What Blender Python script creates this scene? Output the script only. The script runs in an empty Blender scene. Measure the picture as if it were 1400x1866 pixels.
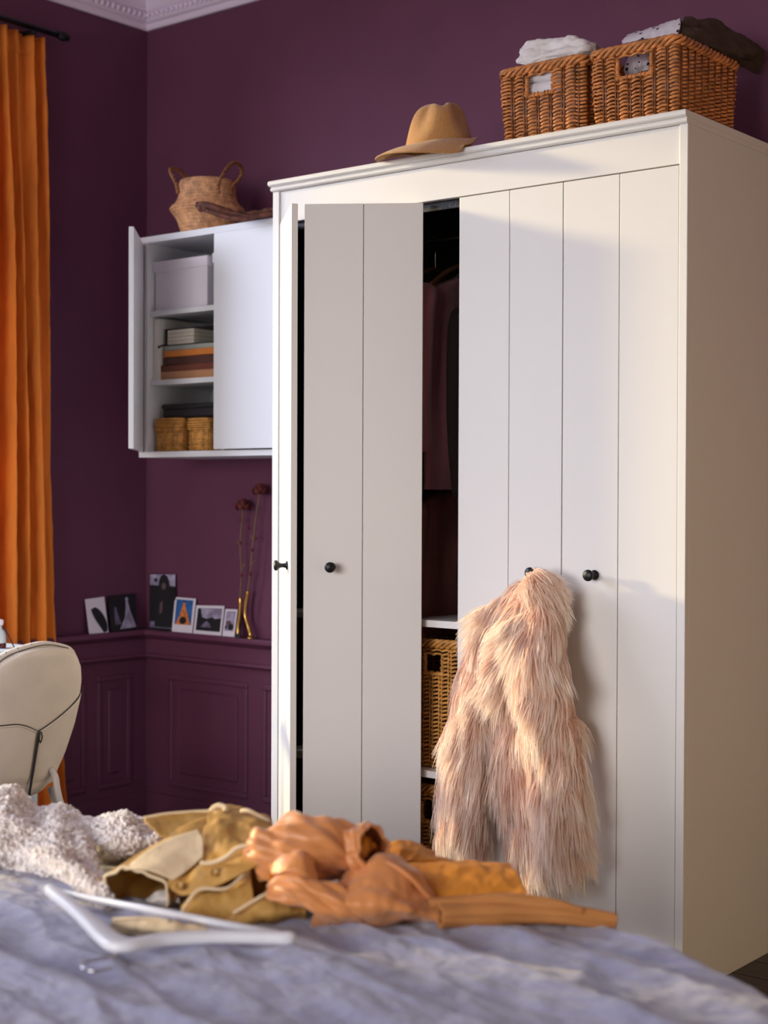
import bpy, bmesh, math, random
import numpy as np
from mathutils import Vector, Matrix, noise

# ------------------------------------------------------------------ camera
sc = bpy.context.scene
COL = sc.collection
CF = 2751.5
CPOS = np.array([4.7477, -4.2750, 1.3688])
CR = np.array([0.7765755, 0.63001244, 0.00384993])
CU = np.array([-0.01094989, 0.00738687, 0.99991276])
CW = np.array([-0.62992904, 0.77654991, -0.01263503])
cam = bpy.data.cameras.new('camera')
cam.sensor_fit = 'HORIZONTAL'
cam.sensor_width = 36.0
cam.lens = CF * 36.0 / 1400.0
cam.clip_start = 0.05
cam.dof.use_dof = True
cam.dof.focus_distance = 4.30
cam.dof.aperture_fstop = 3.6
camo = bpy.data.objects.new('camera', cam)
M = Matrix.Identity(4)
for i in range(3):
    M[i][0] = CR[i]; M[i][1] = CU[i]; M[i][2] = -CW[i]; M[i][3] = CPOS[i]
camo.matrix_world = M
COL.objects.link(camo)
sc.camera = camo

# ------------------------------------------------------------------ world, sun, window daylight, added fill, exposure
world = bpy.data.worlds.new('world'); sc.world = world
world.use_nodes = True
bg = world.node_tree.nodes['Background']
bg.inputs['Color'].default_value = (0.62, 0.70, 1.0, 1)
bg.inputs['Strength'].default_value = 0.2

def lamp(name, kind, loc, energy, color, **kw):
    L = bpy.data.lights.new(name, kind); L.energy = energy; L.color = color
    for k, v in kw.items(): setattr(L, k, v)
    o = bpy.data.objects.new(name, L); o.location = loc; COL.objects.link(o)
    return o
def aim(o, d):
    o.rotation_euler = Vector(d).to_track_quat('-Z', 'Y').to_euler()

SUN = Vector((4.3, 1.0, -0.82)).normalized()
sun = lamp('sun', 'SUN', (-3, -2, 4), 4.4, (1.0, 0.80, 0.40), angle=math.radians(3.6))
aim(sun, SUN)
# daylight entering by the window of the left wall
wl = lamp('sky_light_outside_left_window', 'AREA', (-2.2, -3.0, 3.7), 350, (0.76, 0.81, 1.0), shape='RECTANGLE', size=3.0, size_y=2.6)
aim(wl, (3.8, 2.7, -2.4))
# added soft fill light behind the camera, no window known there
wf = lamp('fill_light_front', 'AREA', (2.3, -6.95, 1.75), 66, (1.0, 0.95, 0.94), shape='RECTANGLE', size=3.3, size_y=1.9)
aim(wf, (0, 1, -0.22)); wf.data.spread = math.radians(100)

vs = sc.view_settings
sc.display_settings.display_device = 'sRGB'
vs.view_transform = 'Standard'; vs.look = 'None'; vs.exposure = 0.0; vs.gamma = 1.0
vs.use_curve_mapping = False
sc.cycles.use_denoising = True
sc.cycles.max_bounces = 8
sc.cycles.diffuse_bounces = 5
sc.cycles.sample_clamp_indirect = 6.0

# ------------------------------------------------------------------ materials
def mat(name, col, rough=0.6, metal=0.0, bump=0.0, scale=40.0, var=0.0, vscale=6.0, spec=0.5, sheen=0.0, stretch=None, col2=None, translucent=0.0, detail=4.0):
    m = bpy.data.materials.new(name); m.use_nodes = True
    nt = m.node_tree; N = nt.nodes; L = nt.links
    b = N['Principled BSDF']
    b.inputs['Base Color'].default_value = (*col, 1)
    b.inputs['Roughness'].default_value = rough
    b.inputs['Metallic'].default_value = metal
    b.inputs['Specular IOR Level'].default_value = spec
    if sheen:
        b.inputs['Sheen Weight'].default_value = sheen
        b.inputs['Sheen Roughness'].default_value = 0.5
    tc = N.new('ShaderNodeTexCoord'); src = tc.outputs['Object']
    if stretch:
        mp = N.new('ShaderNodeMapping'); mp.inputs['Scale'].default_value = stretch
        L.new(src, mp.inputs['Vector']); src = mp.outputs['Vector']
    if var or col2:
        n1 = N.new('ShaderNodeTexNoise'); n1.inputs['Scale'].default_value = vscale; n1.inputs['Detail'].default_value = detail
        L.new(src, n1.inputs['Vector'])
        rp = N.new('ShaderNodeValToRGB')
        c2 = col2 if col2 else tuple(min(1, c * (1 + var)) for c in col)
        c1 = col if col2 else tuple(c * (1 - var) for c in col)
        rp.color_ramp.elements[0].position = 0.35; rp.color_ramp.elements[1].position = 0.65
        rp.color_ramp.elements[0].color = (*c1, 1); rp.color_ramp.elements[1].color = (*c2, 1)
        L.new(n1.outputs['Fac'], rp.inputs['Fac']); L.new(rp.outputs['Color'], b.inputs['Base Color'])
    if bump:
        n2 = N.new('ShaderNodeTexNoise'); n2.inputs['Scale'].default_value = scale; n2.inputs['Detail'].default_value = detail
        L.new(src, n2.inputs['Vector'])
        bp = N.new('ShaderNodeBump'); bp.inputs['Strength'].default_value = bump; bp.inputs['Distance'].default_value = 0.03 if name == 'lavender_linen' else 0.01
        L.new(n2.outputs['Fac'], bp.inputs['Height']); L.new(bp.outputs['Normal'], b.inputs['Normal'])
    if translucent:
        out = N['Material Output']
        tr = N.new('ShaderNodeBsdfTranslucent'); tr.inputs['Color'].default_value = (*col, 1)
        mx = N.new('ShaderNodeMixShader'); mx.inputs['Fac'].default_value = translucent
        L.new(b.outputs['BSDF'], mx.inputs[1]); L.new(tr.outputs['BSDF'], mx.inputs[2]); L.new(mx.outputs['Shader'], out.inputs['Surface'])
    return m

WHITE = mat('white_painted_wood', (0.80, 0.785, 0.75), 0.42, bump=0.02, scale=120, spec=0.35)
CABW = mat('white_foil', (0.73, 0.74, 0.76), 0.4, spec=0.35, bump=0.01, scale=90)
PURPLE = mat('aubergine_paint', (0.135, 0.044, 0.084), 0.62, bump=0.05, scale=160, spec=0.25, var=0.05, vscale=3)
PURPLE2 = mat('aubergine_trim_paint', (0.135, 0.043, 0.080), 0.45, bump=0.03, scale=120, spec=0.35)
CREAMW = mat('cream_bounce_paint', (0.80, 0.70, 0.56), 0.7, bump=0.04, scale=90)  # cream picked for its warm bounce onto the wardrobe side
PLASTER = mat('white_plaster', (0.85, 0.74, 0.88), 0.7, bump=0.04, scale=80)
FLOORM = mat('dark_stained_oak', (0.055, 0.042, 0.038), 0.45, bump=0.1, scale=30, var=0.35, vscale=9, stretch=(1, 9, 1))
SEAM = mat('dark_floor_gap', (0.01, 0.009, 0.009), 0.8)
SHADEIN = mat('wardrobe_inside_shade', (0.012, 0.011, 0.012), 0.6)  # near-black stands in for the shade inside the wardrobe
BLACK = mat('black_iron', (0.012, 0.012, 0.013), 0.38, metal=0.4, bump=0.12, scale=150)
STEEL = mat('steel', (0.62, 0.62, 0.63), 0.25, metal=1.0)
WICK = mat('brown_willow', (0.60, 0.235, 0.065), 0.42, var=0.35, vscale=45, bump=0.2, scale=200, spec=0.5)
WICKD = mat('dark_willow', (0.22, 0.075, 0.02), 0.45, var=0.3, vscale=45)
RATTAN = mat('honey_rattan', (0.62, 0.30, 0.07), 0.5, var=0.3, vscale=50, bump=0.2, scale=160)
SEAG = mat('seagrass', (0.64, 0.33, 0.155), 0.6, var=0.28, vscale=38, bump=0.35, scale=120)
SEAGD = mat('dark_seagrass_cord', (0.27, 0.105, 0.035), 0.6, var=0.3, vscale=60, bump=0.3, scale=120)
FELT = mat('camel_felt', (0.52, 0.26, 0.085), 0.95, bump=0.45, scale=260, var=0.10, vscale=220, spec=0.1, sheen=0.4)
LINEN = mat('white_linen', (0.82, 0.78, 0.74), 0.8, bump=0.12, scale=90)
TOWEL = mat('white_cotton', (0.80, 0.78, 0.80), 0.85, bump=0.15, scale=150)
DARKCL = mat('dark_brown_cloth', (0.055, 0.032, 0.022), 0.85, bump=0.2, scale=60)
CURT = mat('burnt_orange_linen', (0.84, 0.25, 0.028), 0.8, bump=0.22, scale=70, var=0.14, vscale=9, stretch=(1, 1, 0.25), translucent=0.16)
FURB = mat('blush_fur_hide', (0.72, 0.48, 0.38), 0.9)
BEDM = mat('lavender_linen', (0.29, 0.295, 0.43), 0.85, bump=0.75, scale=20, var=0.10, vscale=14, spec=0.2, sheen=0.5, detail=7, stretch=(.55, 1.5, 1))
BOUCB = mat('oatmeal_shade_ground', (0.74, 0.65, 0.59), 0.9, var=.3, vscale=60)  # darker than the loops: shade between them put into the colour
BOUC = mat('oatmeal_boucle', (0.90, 0.82, 0.77), 0.9, col2=(0.97, 0.94, 0.91), vscale=60, bump=0.3, scale=200, spec=0.1, sheen=0.2)
KHAKI = mat('khaki_cotton', (0.50, 0.285, 0.075), 0.62, bump=0.10, scale=180, var=0.06, vscale=18, spec=0.3)
KHAKI2 = mat('khaki_edge_lit_cotton', (0.76, 0.60, 0.38), 0.7, bump=0.1, scale=180, spec=0.3)  # paler khaki for hems and cuff, and for sunlit spots put into colour
SATIN = mat('copper_satin', (0.66, 0.26, 0.080), 0.40, bump=0.06, scale=60, var=0.06, vscale=10, spec=0.4, sheen=0.3)
MUST = mat('amber_twill', (0.62, 0.23, 0.022), 0.6, bump=0.10, scale=120, var=0.08, vscale=14, spec=0.35)
MUST2 = mat('tan_twill', (0.55, 0.24, 0.075), 0.62, bump=0.10, scale=120, var=0.08, vscale=14, spec=0.35)
HANGW = mat('white_lacquer', (0.78, 0.80, 0.85), 0.3, spec=0.5)
CHAIRF = mat('cream_chair_cloth', (0.70, 0.62, 0.52), 0.85, bump=0.14, scale=240, var=0.03, vscale=12, spec=0.2)
ZIP = mat('black_zip', (0.015, 0.014, 0.014), 0.5)
DESKM = mat('pale_blue_laminate', (0.62, 0.72, 0.76), 0.35)
LEGM = mat('warm_grey_metal', (0.55, 0.50, 0.46), 0.4)
ROSE = mat('dusty_rose_knit', (0.30, 0.10, 0.115), 0.85, bump=0.2, scale=90, sheen=0.3)
MAROON = mat('maroon_velvet', (0.085, 0.020, 0.018), 0.85, bump=0.2, scale=80, sheen=0.3)
ROSEB = mat('rose_brown_crepe', (0.17, 0.055, 0.045), 0.8, bump=0.2, scale=60)
BLKCL = mat('brown_black_wool', (0.012, 0.008, 0.007), 0.95, bump=0.3, scale=120, spec=0.08)
WOODH = mat('walnut_hanger_wood', (0.16, 0.075, 0.035), 0.4, var=0.2, vscale=20)
DRIFT = mat('dark_driftwood', (0.12, 0.035, 0.018), 0.7, var=0.5, vscale=22, bump=0.5, scale=40, stretch=(1, 4, 4))
BRASS = mat('old_brass', (0.62, 0.36, 0.10), 0.28, metal=1.0, var=0.15, vscale=20)
STEMM = mat('dry_stem', (0.19, 0.12, 0.055), 0.8)
PETAL = mat('dried_red_petal', (0.13, 0.016, 0.013), 0.75, var=0.5, vscale=60)
CARDW = mat('white_card', (0.80, 0.76, 0.84), 0.5)
CARDK = mat('black_card', (0.012, 0.011, 0.014), 0.5)
INK = mat('black_ink', (0.010, 0.010, 0.014), 0.6)
PALEI = mat('pale_violet_ink', (0.36, 0.32, 0.46), 0.6, var=0.35, vscale=30)
MIDI = mat('grey_violet_ink', (0.16, 0.13, 0.22), 0.6, var=0.35, vscale=30)
BLUEI = mat('blue_sky_ink', (0.03, 0.12, 0.34), 0.5, var=0.3, vscale=25)
ORNI = mat('orange_ink', (0.72, 0.22, 0.05), 0.5, var=0.3, vscale=70)
SKIN = mat('dim_skin_ink', (0.13, 0.075, 0.085), 0.6)
BOXW = mat('lilac_white_fibreboard', (0.74, 0.70, 0.76), 0.6, bump=0.05, scale=100)
PAPER = mat('cream_paper_edges', (0.72, 0.66, 0.54), 0.8, bump=0.5, scale=60, stretch=(1, 1, 14))
BK = {k: mat('book_' + k, c, 0.5, var=0.06, vscale=20) for k, c in dict(black=(0.014, 0.013, 0.016), grey=(0.34, 0.36, 0.32), orange=(0.62, 0.20, 0.03), brown=(0.085, 0.03, 0.02), rust=(0.17, 0.045, 0.025), tan=(0.48, 0.23, 0.115), white=(0.76, 0.73, 0.68)).items()}
GLASS = mat('grey_glass', (0.55, 0.62, 0.66), 0.12)
REDLIQ = mat('dark_red_liquid', (0.10, 0.01, 0.012), 0.2)
BLUECL = mat('pale_blue_cloth', (0.30, 0.42, 0.47), 0.8, bump=0.2, scale=50)
BUTTON = mat('amber_horn', (0.42, 0.22, 0.05), 0.35)

# dotted cotton: white with black dots
def dotted():
    m = mat('dotted_cotton', (0.62, 0.57, 0.62), 0.85, bump=0.1, scale=80)
    nt = m.node_tree; N = nt.nodes; L = nt.links; b = N['Principled BSDF']
    tc = N.new('ShaderNodeTexCoord')
    v = N.new('ShaderNodeTexVoronoi'); v.inputs['Scale'].default_value = 46; v.inputs['Randomness'].default_value = 0.55
    L.new(tc.outputs['Object'], v.inputs['Vector'])
    c = N.new('ShaderNodeMath'); c.operation = 'LESS_THAN'; c.inputs[1].default_value = 0.24
    L.new(v.outputs['Distance'], c.inputs[0])
    mx = N.new('ShaderNodeMixRGB'); mx.inputs[1].default_value = (0.62, 0.57, 0.62, 1); mx.inputs[2].default_value = (0.012, 0.011, 0.014, 1)
    L.new(c.outputs[0], mx.inputs[0]); L.new(mx.outputs[0], b.inputs['Base Color'])
    return m
DOTS = dotted()

# fur strands: colour read from a per-strand attribute (random variation, plus roots darkened as painted depth shade)
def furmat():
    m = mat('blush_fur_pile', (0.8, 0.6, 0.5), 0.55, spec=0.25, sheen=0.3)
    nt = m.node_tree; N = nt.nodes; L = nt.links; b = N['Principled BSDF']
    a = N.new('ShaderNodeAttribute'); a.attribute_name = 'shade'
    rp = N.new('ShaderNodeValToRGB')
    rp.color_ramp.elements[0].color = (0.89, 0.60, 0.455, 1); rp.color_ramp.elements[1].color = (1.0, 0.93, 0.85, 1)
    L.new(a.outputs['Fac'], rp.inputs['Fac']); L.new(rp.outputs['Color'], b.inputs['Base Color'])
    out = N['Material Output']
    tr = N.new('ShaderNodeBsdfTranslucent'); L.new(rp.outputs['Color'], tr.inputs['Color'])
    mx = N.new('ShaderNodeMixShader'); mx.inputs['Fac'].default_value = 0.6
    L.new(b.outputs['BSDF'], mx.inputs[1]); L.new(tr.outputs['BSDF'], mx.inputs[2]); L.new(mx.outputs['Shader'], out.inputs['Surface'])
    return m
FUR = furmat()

# ------------------------------------------------------------------ geometry helpers
class MB:
    def __init__(s): s.v = []; s.f = []; s.smooth = []
    def add(s, v, f, smooth=False):
        b = len(s.v); s.v.extend([tuple(map(float, p)) for p in v])
        s.f.extend([tuple(b + i for i in q) for q in f]); s.smooth.extend([smooth] * len(f)); return s
    def box(s, x0, x1, y0, y1, z0, z1):
        v = [(x, y, z) for x in (x0, x1) for y in (y0, y1) for z in (z0, z1)]
        return s.add(v, [(0, 1, 3, 2), (4, 6, 7, 5), (0, 4, 5, 1), (2, 3, 7, 6), (0, 2, 6, 4), (1, 5, 7, 3)])
    def tube(s, path, r, n=8, closed=False, cap=True, flat=None):
        P = np.asarray(path, float); m = len(P)
        R = np.full(m, r) if np.isscalar(r) else np.asarray(r, float)
        if closed: T = np.roll(P, -1, 0) - np.roll(P, 1, 0)
        else: T = np.gradient(P, axis=0)
        T /= np.linalg.norm(T, axis=1)[:, None] + 1e-12
        up = np.array([0, 0, 1.0])
        if abs(T[0] @ up) > 0.9: up = np.array([1.0, 0, 0])
        A = np.zeros_like(P); a = np.cross(T[0], up); a /= np.linalg.norm(a)
        for i in range(m):
            a = a - (a @ T[i]) * T[i]; a /= np.linalg.norm(a) + 1e-12; A[i] = a
        B = np.cross(T, A)
        ang = np.arange(n) * 2 * math.pi / n
        V = P[:, None, :] + R[:, None, None] * (np.cos(ang)[None, :, None] * A[:, None, :] + np.sin(ang)[None, :, None] * B[:, None, :])
        V = V.reshape(-1, 3); F = []
        for i in range(m if closed else m - 1):
            j = (i + 1) % m
            for k in range(n):
                l = (k + 1) % n
                F.append((i * n + k, i * n + l, j * n + l, j * n + k))
        if cap and not closed:
            F.append(tuple(range(n - 1, -1, -1))); F.append(tuple((m - 1) * n + k for k in range(n)))
        return s.add(V, F, True)
    def lathe(s, prof, c=(0, 0, 0), n=32, axis='z'):
        V = []; F = []; m = len(prof)
        for r, z in prof:
            for k in range(n):
                a = 2 * math.pi * k / n
                p = (r * math.cos(a), r * math.sin(a), z)
                V.append(p)
        V = np.array(V)
        if axis == 'y': V = V[:, [0, 2, 1]] * np.array([1, -1, 1])
        V = V + np.array(c)
        for i in range(m - 1):
            for k in range(n):
                l = (k + 1) % n
                F.append((i * n + k, i * n + l, (i + 1) * n + l, (i + 1) * n + k))
        return s.add(V, F, True)
    def grid(s, G, closed_u=False):
        G = np.asarray(G, float); a, b = G.shape[:2]; F = []
        for i in range(a - 1):
            for j in range(b if closed_u else b - 1):
                k = (j + 1) % b
                F.append((i * b + j, i * b + k, (i + 1) * b + k, (i + 1) * b + j))
        return s.add(G.reshape(-1, 3), F, True)
    def prism(s, poly, d):
        """polygon (list of 3D points) extruded by vector d"""
        p = np.asarray(poly, float); n = len(p); d = np.asarray(d, float)
        return s.add(np.vstack([p, p + d]), [tuple(range(n)), tuple(range(2 * n - 1, n - 1, -1))] + [(i, i + n, (i + 1) % n + n, (i + 1) % n) for i in range(n)])
    def obj(s, name, m, parent=None, bevel=0.0, seg=2, solid=0.0, fix=True):
        me = bpy.data.meshes.new(name); me.from_pydata(s.v, [], s.f)
        me.polygons.foreach_set('use_smooth', s.smooth)
        me.materials.append(m)
        if fix or bevel:
            bm = bmesh.new(); bm.from_mesh(me)
            if fix: bmesh.ops.recalc_face_normals(bm, faces=bm.faces)
            if bevel:
                bmesh.ops.bevel(bm, geom=[e for e in bm.edges if not e.smooth or e.calc_face_angle(0) > 0.5], offset=bevel, segments=seg, profile=0.5, affect='EDGES')
            bm.to_mesh(me); bm.free()
        me.update()
        o = bpy.data.objects.new(name, me); COL.objects.link(o)
        if parent is not None: o.parent = parent
        if solid:
            md = o.modifiers.new('thick', 'SOLIDIFY'); md.thickness = solid; md.offset = 0
        return o

def box(name, m, x0, x1, y0, y1, z0, z1, parent=None, bevel=0.0015):
    return MB().box(x0, x1, y0, y1, z0, z1).obj(name, m, parent, bevel=bevel)
def tag(o, label=None, cat=None, group=None, kind=None):
    if label: o['label'] = label
    if cat: o['category'] = cat
    if group: o['group'] = group
    if kind: o['kind'] = kind
    return o
def thing(name, label, cat, group=None):
    o = bpy.data.objects.new(name, None); o.empty_display_size = 0.05; COL.objects.link(o)
    return tag(o, label, cat, group)
def struct(o): o['kind'] = 'structure'; return o
def children(o): return [c for c in bpy.data.objects if c.parent is o]
def rebase(root, loc):
    """put an Empty at the base of its thing, its parts staying where they are"""
    loc = Vector(loc); root.location = loc
    for c in children(root): c.location = c.location - loc

def ray(px, py): return CW + CR * (px - 700) / CF - CU * (py - 933) / CF
def at(px, py, d): return CPOS + ray(px, py) * d
def onp(px, py, ax, val):
    r = ray(px, py); return CPOS + r * (val - CPOS[ax]) / r[ax]

def cr(pts, n, closed=False):
    """Catmull-Rom through pts"""
    P = np.asarray(pts, float); m = len(P)
    if closed: t = np.linspace(0, m, n, endpoint=False)
    else: t = np.linspace(0, m - 1, n)
    i = np.floor(t).astype(int)
    if not closed: i = np.minimum(i, m - 2)
    u = (t - i)[:, None] if P.ndim == 2 else (t - i)[:, None, None]
    if closed: g = lambda k: P[(i + k) % m]
    else:
        E = np.concatenate([[2 * P[0] - P[1]], P, [2 * P[-1] - P[-2]]])
        g = lambda k: E[np.clip(i + k + 1, 0, m + 1)]
    a, b, c, d = g(-1), g(0), g(1), g(2)
    return 0.5 * (2 * b + (c - a) * u + (2 * a - 5 * b + 4 * c - d) * u ** 2 + (3 * b - a - 3 * c + d) * u ** 3)
def surf(rows, nu, nv):
    """rows: list of rows of 3D points, each row resampled to nv, then nu rows"""
    R = np.array([cr(r, nv) for r in rows]); return cr(R, nu)
def normals(G):
    du = np.gradient(G, axis=0); dv = np.gradient(G, axis=1)
    n = np.cross(du, dv); return n / (np.linalg.norm(n, axis=2)[..., None] + 1e-9)
def nz(P, s, seed=0.0, oct=3):
    return np.array([noise.fractal(Vector((p[0] * s + seed, p[1] * s + seed * 1.7, p[2] * s - seed)), 1.0, 2.0, oct) for p in np.asarray(P).reshape(-1, 3)]).reshape(np.asarray(P).shape[:-1])
def wrinkle(G, amp, s, seed=0.0, stretch=None, oct=3):
    P = G if stretch is None else G @ np.asarray(stretch, float)
    return G + normals(G) * (amp * nz(P, s, seed, oct))[..., None]

rnd = random.Random(7)
rng = np.random.default_rng(7)

# ================================================================== ROOM
X1, Y0, ZC = 5.3, -7.1, 3.47
struct(MB().box(-0.3, X1 + .2, 0, 0.12, -.05, ZC + .2).obj('wall_back', PURPLE, fix=True))
# left wall with its window opening y -3.20..-0.80, z 0.25..3.0
wb = MB()
wb.box(-0.25, 0, -0.80, 0, -.05, ZC + .2); wb.box(-0.25, 0, Y0, -3.20, -.05, ZC + .2)
wb.box(-0.25, 0, -3.20, -0.80, -.05, 0.25); wb.box(-0.25, 0, -3.20, -0.80, 3.0, ZC + .2)
struct(wb.obj('wall_left', PURPLE))
struct(MB().box(X1, X1 + .12, Y0, 0, -.05, ZC + .2).obj('wall_right', CREAMW))  # unseen wall, coloured to reflect warm light back
wb = MB()  # unseen front wall, its opening added for the fill light
wb.box(-0.3, X1 + .2, Y0 - .12, Y0, -.05, .6); wb.box(-0.3, X1 + .2, Y0 - .12, Y0, 2.9, ZC + .2)
wb.box(-0.3, 0.6, Y0 - .12, Y0, .6, 2.9); wb.box(4.0, X1 + .2, Y0 - .12, Y0, .6, 2.9)
struct(wb.obj('wall_front', PURPLE))
struct(MB().box(-0.3, X1 + .2, Y0 - .1, 0.1, ZC, ZC + .15).obj('ceiling', PLASTER))
fl = struct(MB().box(-0.3, X1 + .2, Y0 - .1, 0.1, -.06, -0.004).obj('floor', SEAM))
pm = []
for k in range(7):
    x0 = 0.0; L = 1.1 + 0.13 * k
    pm.append(MB().box(0.002, L - .002, 0.002, .138, -.004, 0.0).obj('floorboard', FLOORM, fl))
first = {k: True for k in range(7)}
for r in range(34):
    y = -0.02 - (r + 1) * .14
    x = -rnd.random() * .9
    while x < X1:
        k = rnd.randrange(7)
        if first[k]: o = pm[k]; first[k] = False
        else:
            o = pm[k].copy(); COL.objects.link(o); o.parent = fl
        o.location = (x, y, 0); x += 1.1 + 0.13 * k
# window frame in the left wall (outside the picture, it shapes the daylight)
wf_ = struct(MB().box(-.2, -.13, -3.20, -3.14, .25, 3.0).box(-.2, -.13, -.86, -.80, .25, 3.0).box(-.2, -.13, -3.14, -.86, .25, .31).box(-.2, -.13, -3.14, -.86, 2.94, 3.0).obj('window_1', WHITE, bevel=.003))
struct(MB().box(-.25, .05, -3.13, -.9, .215, .25).obj('trim_7', PURPLE2, bevel=.004))

# crown cornice: profile (out from wall, z) swept along back and left walls
prof = [(0, 3.284), (0.012, 3.284), (0.016, 3.292), (0.016, 3.306), (0.03, 3.312), (0.034, 3.318), (0.034, 3.346), (0.044, 3.352), (0.05, 3.362), (0.06, 3.385), (0.085, 3.42), (0.12, 3.444), (0.15, 3.452), (0.15, ZC), (0, ZC)]
def crown(name, back):
    mb = MB(); V = []
    n = len(prof)
    for e in (0, 1):
        for d, z in prof:
            if back: V.append(((d if e == 0 else X1), -d, z))
            else: V.append((d, (-d if e == 0 else Y0), z))
    mb.add(V, [(i, i + 1, n + i + 1, n + i) for i in range(n - 1)])
    t = struct(mb.obj(name, PLASTER, bevel=0))
    # egg ornament strip, far too small to pick apart singly
    be = MB()
    for k in range(90):
        s = 0.05 + k * 0.028
        cx, cy = (s, -0.038) if back else (0.038, -s)
        for_e = [(0.0, -.013), (.006, -.011), (.0105, -.004), (.0105, .004), (.006, .011), (0, .013)]
        be.lathe(for_e, (cx, cy, 3.332), 8)
    tag(be.obj('egg_ornament', PLASTER, t), kind='stuff')
    return t
crown('trim_1', True); crown('trim_2', False)

# dado shelf and wainscot on back and left walls
ZR = 0.80
rp = [(0, ZR), (0.062, ZR), (0.066, ZR - .006), (0.066, ZR - .018), (0.055, ZR - .026), (0.040, ZR - .034), (0.026, ZR - .040), (0.026, ZR - .098), (0.034, ZR - .102), (0.036, ZR - .112), (0.022, ZR - .122), (0.014, ZR - .124), (0, ZR - .124)]
def dado(name, back):
    n = len(rp); V = []
    for e in (0, 1):
        for d, z in rp:
            if back: V.append(((d if e == 0 else 1.28), -d, z))
            else: V.append((d, (-d if e == 0 else -.80), z))
    return struct(MB().add(V, [(i, i + 1, n + i + 1, n + i) for i in range(n - 1)]).obj(name, PURPLE2))
dado('trim_3', True); dado('trim_4', False)
def panel(name, u0, u1, z0, z1, back, par):
    """raised panel: a moulding frame with a fielded centre"""
    f = MB(); w = .022
    def bar(a0, a1, c0, c1, h):
        if back: f.box(a0, a1, -h, 0, c0, c1)
        else: f.box(0, h, -a1, -a0, c0, c1)
    bar(u0, u1, z1 - w, z1, .014); bar(u0, u1, z0, z0 + w, .014); bar(u0, u0 + w, z0 + w, z1 - w, .014); bar(u1 - w, u1, z0 + w, z1 - w, .014)
    f.obj('panel_moulding', PURPLE2, par, bevel=.005)
    g = MB(); i = .055
    if back: g.box(u0 + i, u1 - i, -.011, 0, z0 + i, z1 - i)
    else: g.box(0, .011, -u1 + i, -u0 - i, z0 + i, z1 - i)
    g.obj('panel_field', PURPLE2, par, bevel=.009, seg=1)
ws = struct(MB().box(0.006, 1.28, -.006, 0, .12, .68).obj('trim_5', PURPLE2)); panel('p', .15, .60, .16, .62, True, ws); panel('p', .68, 1.2, .16, .62, True, ws)
ws = struct(MB().box(0, .006, -.80, -.006, .12, .68).obj('trim_6', PURPLE2)); panel('p', .09, .27, .16, .62, False, ws); panel('p', .33, .75, .16, .62, False, ws)
struct(MB().box(0.02, 1.28, -.02, 0, 0, .12).obj('baseboard_back', PURPLE2, bevel=.004))
struct(MB().box(0, .02, -3.4, 0, 0, .12).obj('baseboard_left', PURPLE2, bevel=.004))

# ================================================================== WARDROBE
WX0, WX1, WF = 1.285, 2.814, -0.60
wr = thing('wardrobe', 'large white wardrobe with vertical groove doors against the purple wall', 'wardrobe')
PI_X = 2.052
box('side_panel', WHITE, WX0, WX0 + .018, -.578, -.012, 0, 2.367, wr)
box('side_panel', WHITE, WX1 - .018, WX1, -.578, -.012, 0, 2.367, wr)
box('stile', WHITE, WX0, 1.313, WF, -.578, 0, 2.367, wr)
box('stile', WHITE, 2.789, WX1, WF, -.578, 0, 2.367, wr)
box('fascia', WHITE, 1.3135, 2.7885, -.594, -.572, 2.262, 2.366, wr)
box('door_rail', BLACK, 1.32, 2.78, -.571, -.555, 2.235, 2.262, wr, bevel=.001)
# cornice board: two steps, mitred round the front
def ring(y, x0, x1, z): return [(x0, y, z), (x1, y, z), (x1, -.012, z), (x0, -.012, z)]
st = [(-.602, 0.0, 2.367), (-.606, .001, 2.3675), (-.610, .002, 2.371), (-.611, .002, 2.377), (-.607, .001, 2.3795), (-.607, .001, 2.3815), (-.616, .003, 2.383), (-.621, .004, 2.387), (-.622, .004, 2.395), (-.619, .003, 2.40)]
mb = MB(); V = []; F = []
for y, o_, z in st: V += ring(y, WX0 - o_, WX1 + o_, z)
for i in range(len(st) - 1):
    for k in range(4): F.append((i * 4 + k, i * 4 + (k + 1) % 4, (i + 1) * 4 + (k + 1) % 4, (i + 1) * 4 + k))
F.append((0, 3, 2, 1)); n_ = len(st) - 1; F.append((n_ * 4, n_ * 4 + 1, n_ * 4 + 2, n_ * 4 + 3))
mb.add(V, F).obj('cornice', WHITE, wr)
box('back_panel', SHADEIN, WX0 + .018, WX1 - .018, -.02, -.012, .06, 2.367, wr, bevel=0)
box('inner_shade_sheet', SHADEIN, WX0 + .0185, WX0 + .021, -.57, -.021, .06, 2.26, wr, bevel=0)  # thin dark sheet over the white side, shade put into its colour
box('partition', SHADEIN, PI_X - .006, PI_X + .012, -.575, -.021, .06, 2.36, wr, bevel=0)
box('ceiling_board', SHADEIN, WX0 + .019, WX1 - .019, -.57, -.021, 2.345, 2.366, wr, bevel=0)
box('plinth', WHITE, 1.3135, 2.7885, -.585, -.57, 0, .058, wr)
box('bottom_board', WHITE, WX0 + .019, WX1 - .019, -.575, -.021, .06, .08, wr)
for z in (.977, .511):
    box('shelf', WHITE, WX0 + .0215, PI_X - .007, -.572, -.021, z - .022, z, wr)
MB().tube([(WX0 + .022, -.30, 2.20), (PI_X - .007, -.30, 2.20)], .0125, 12).obj('garment_rail', BLACK, wr)

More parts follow.
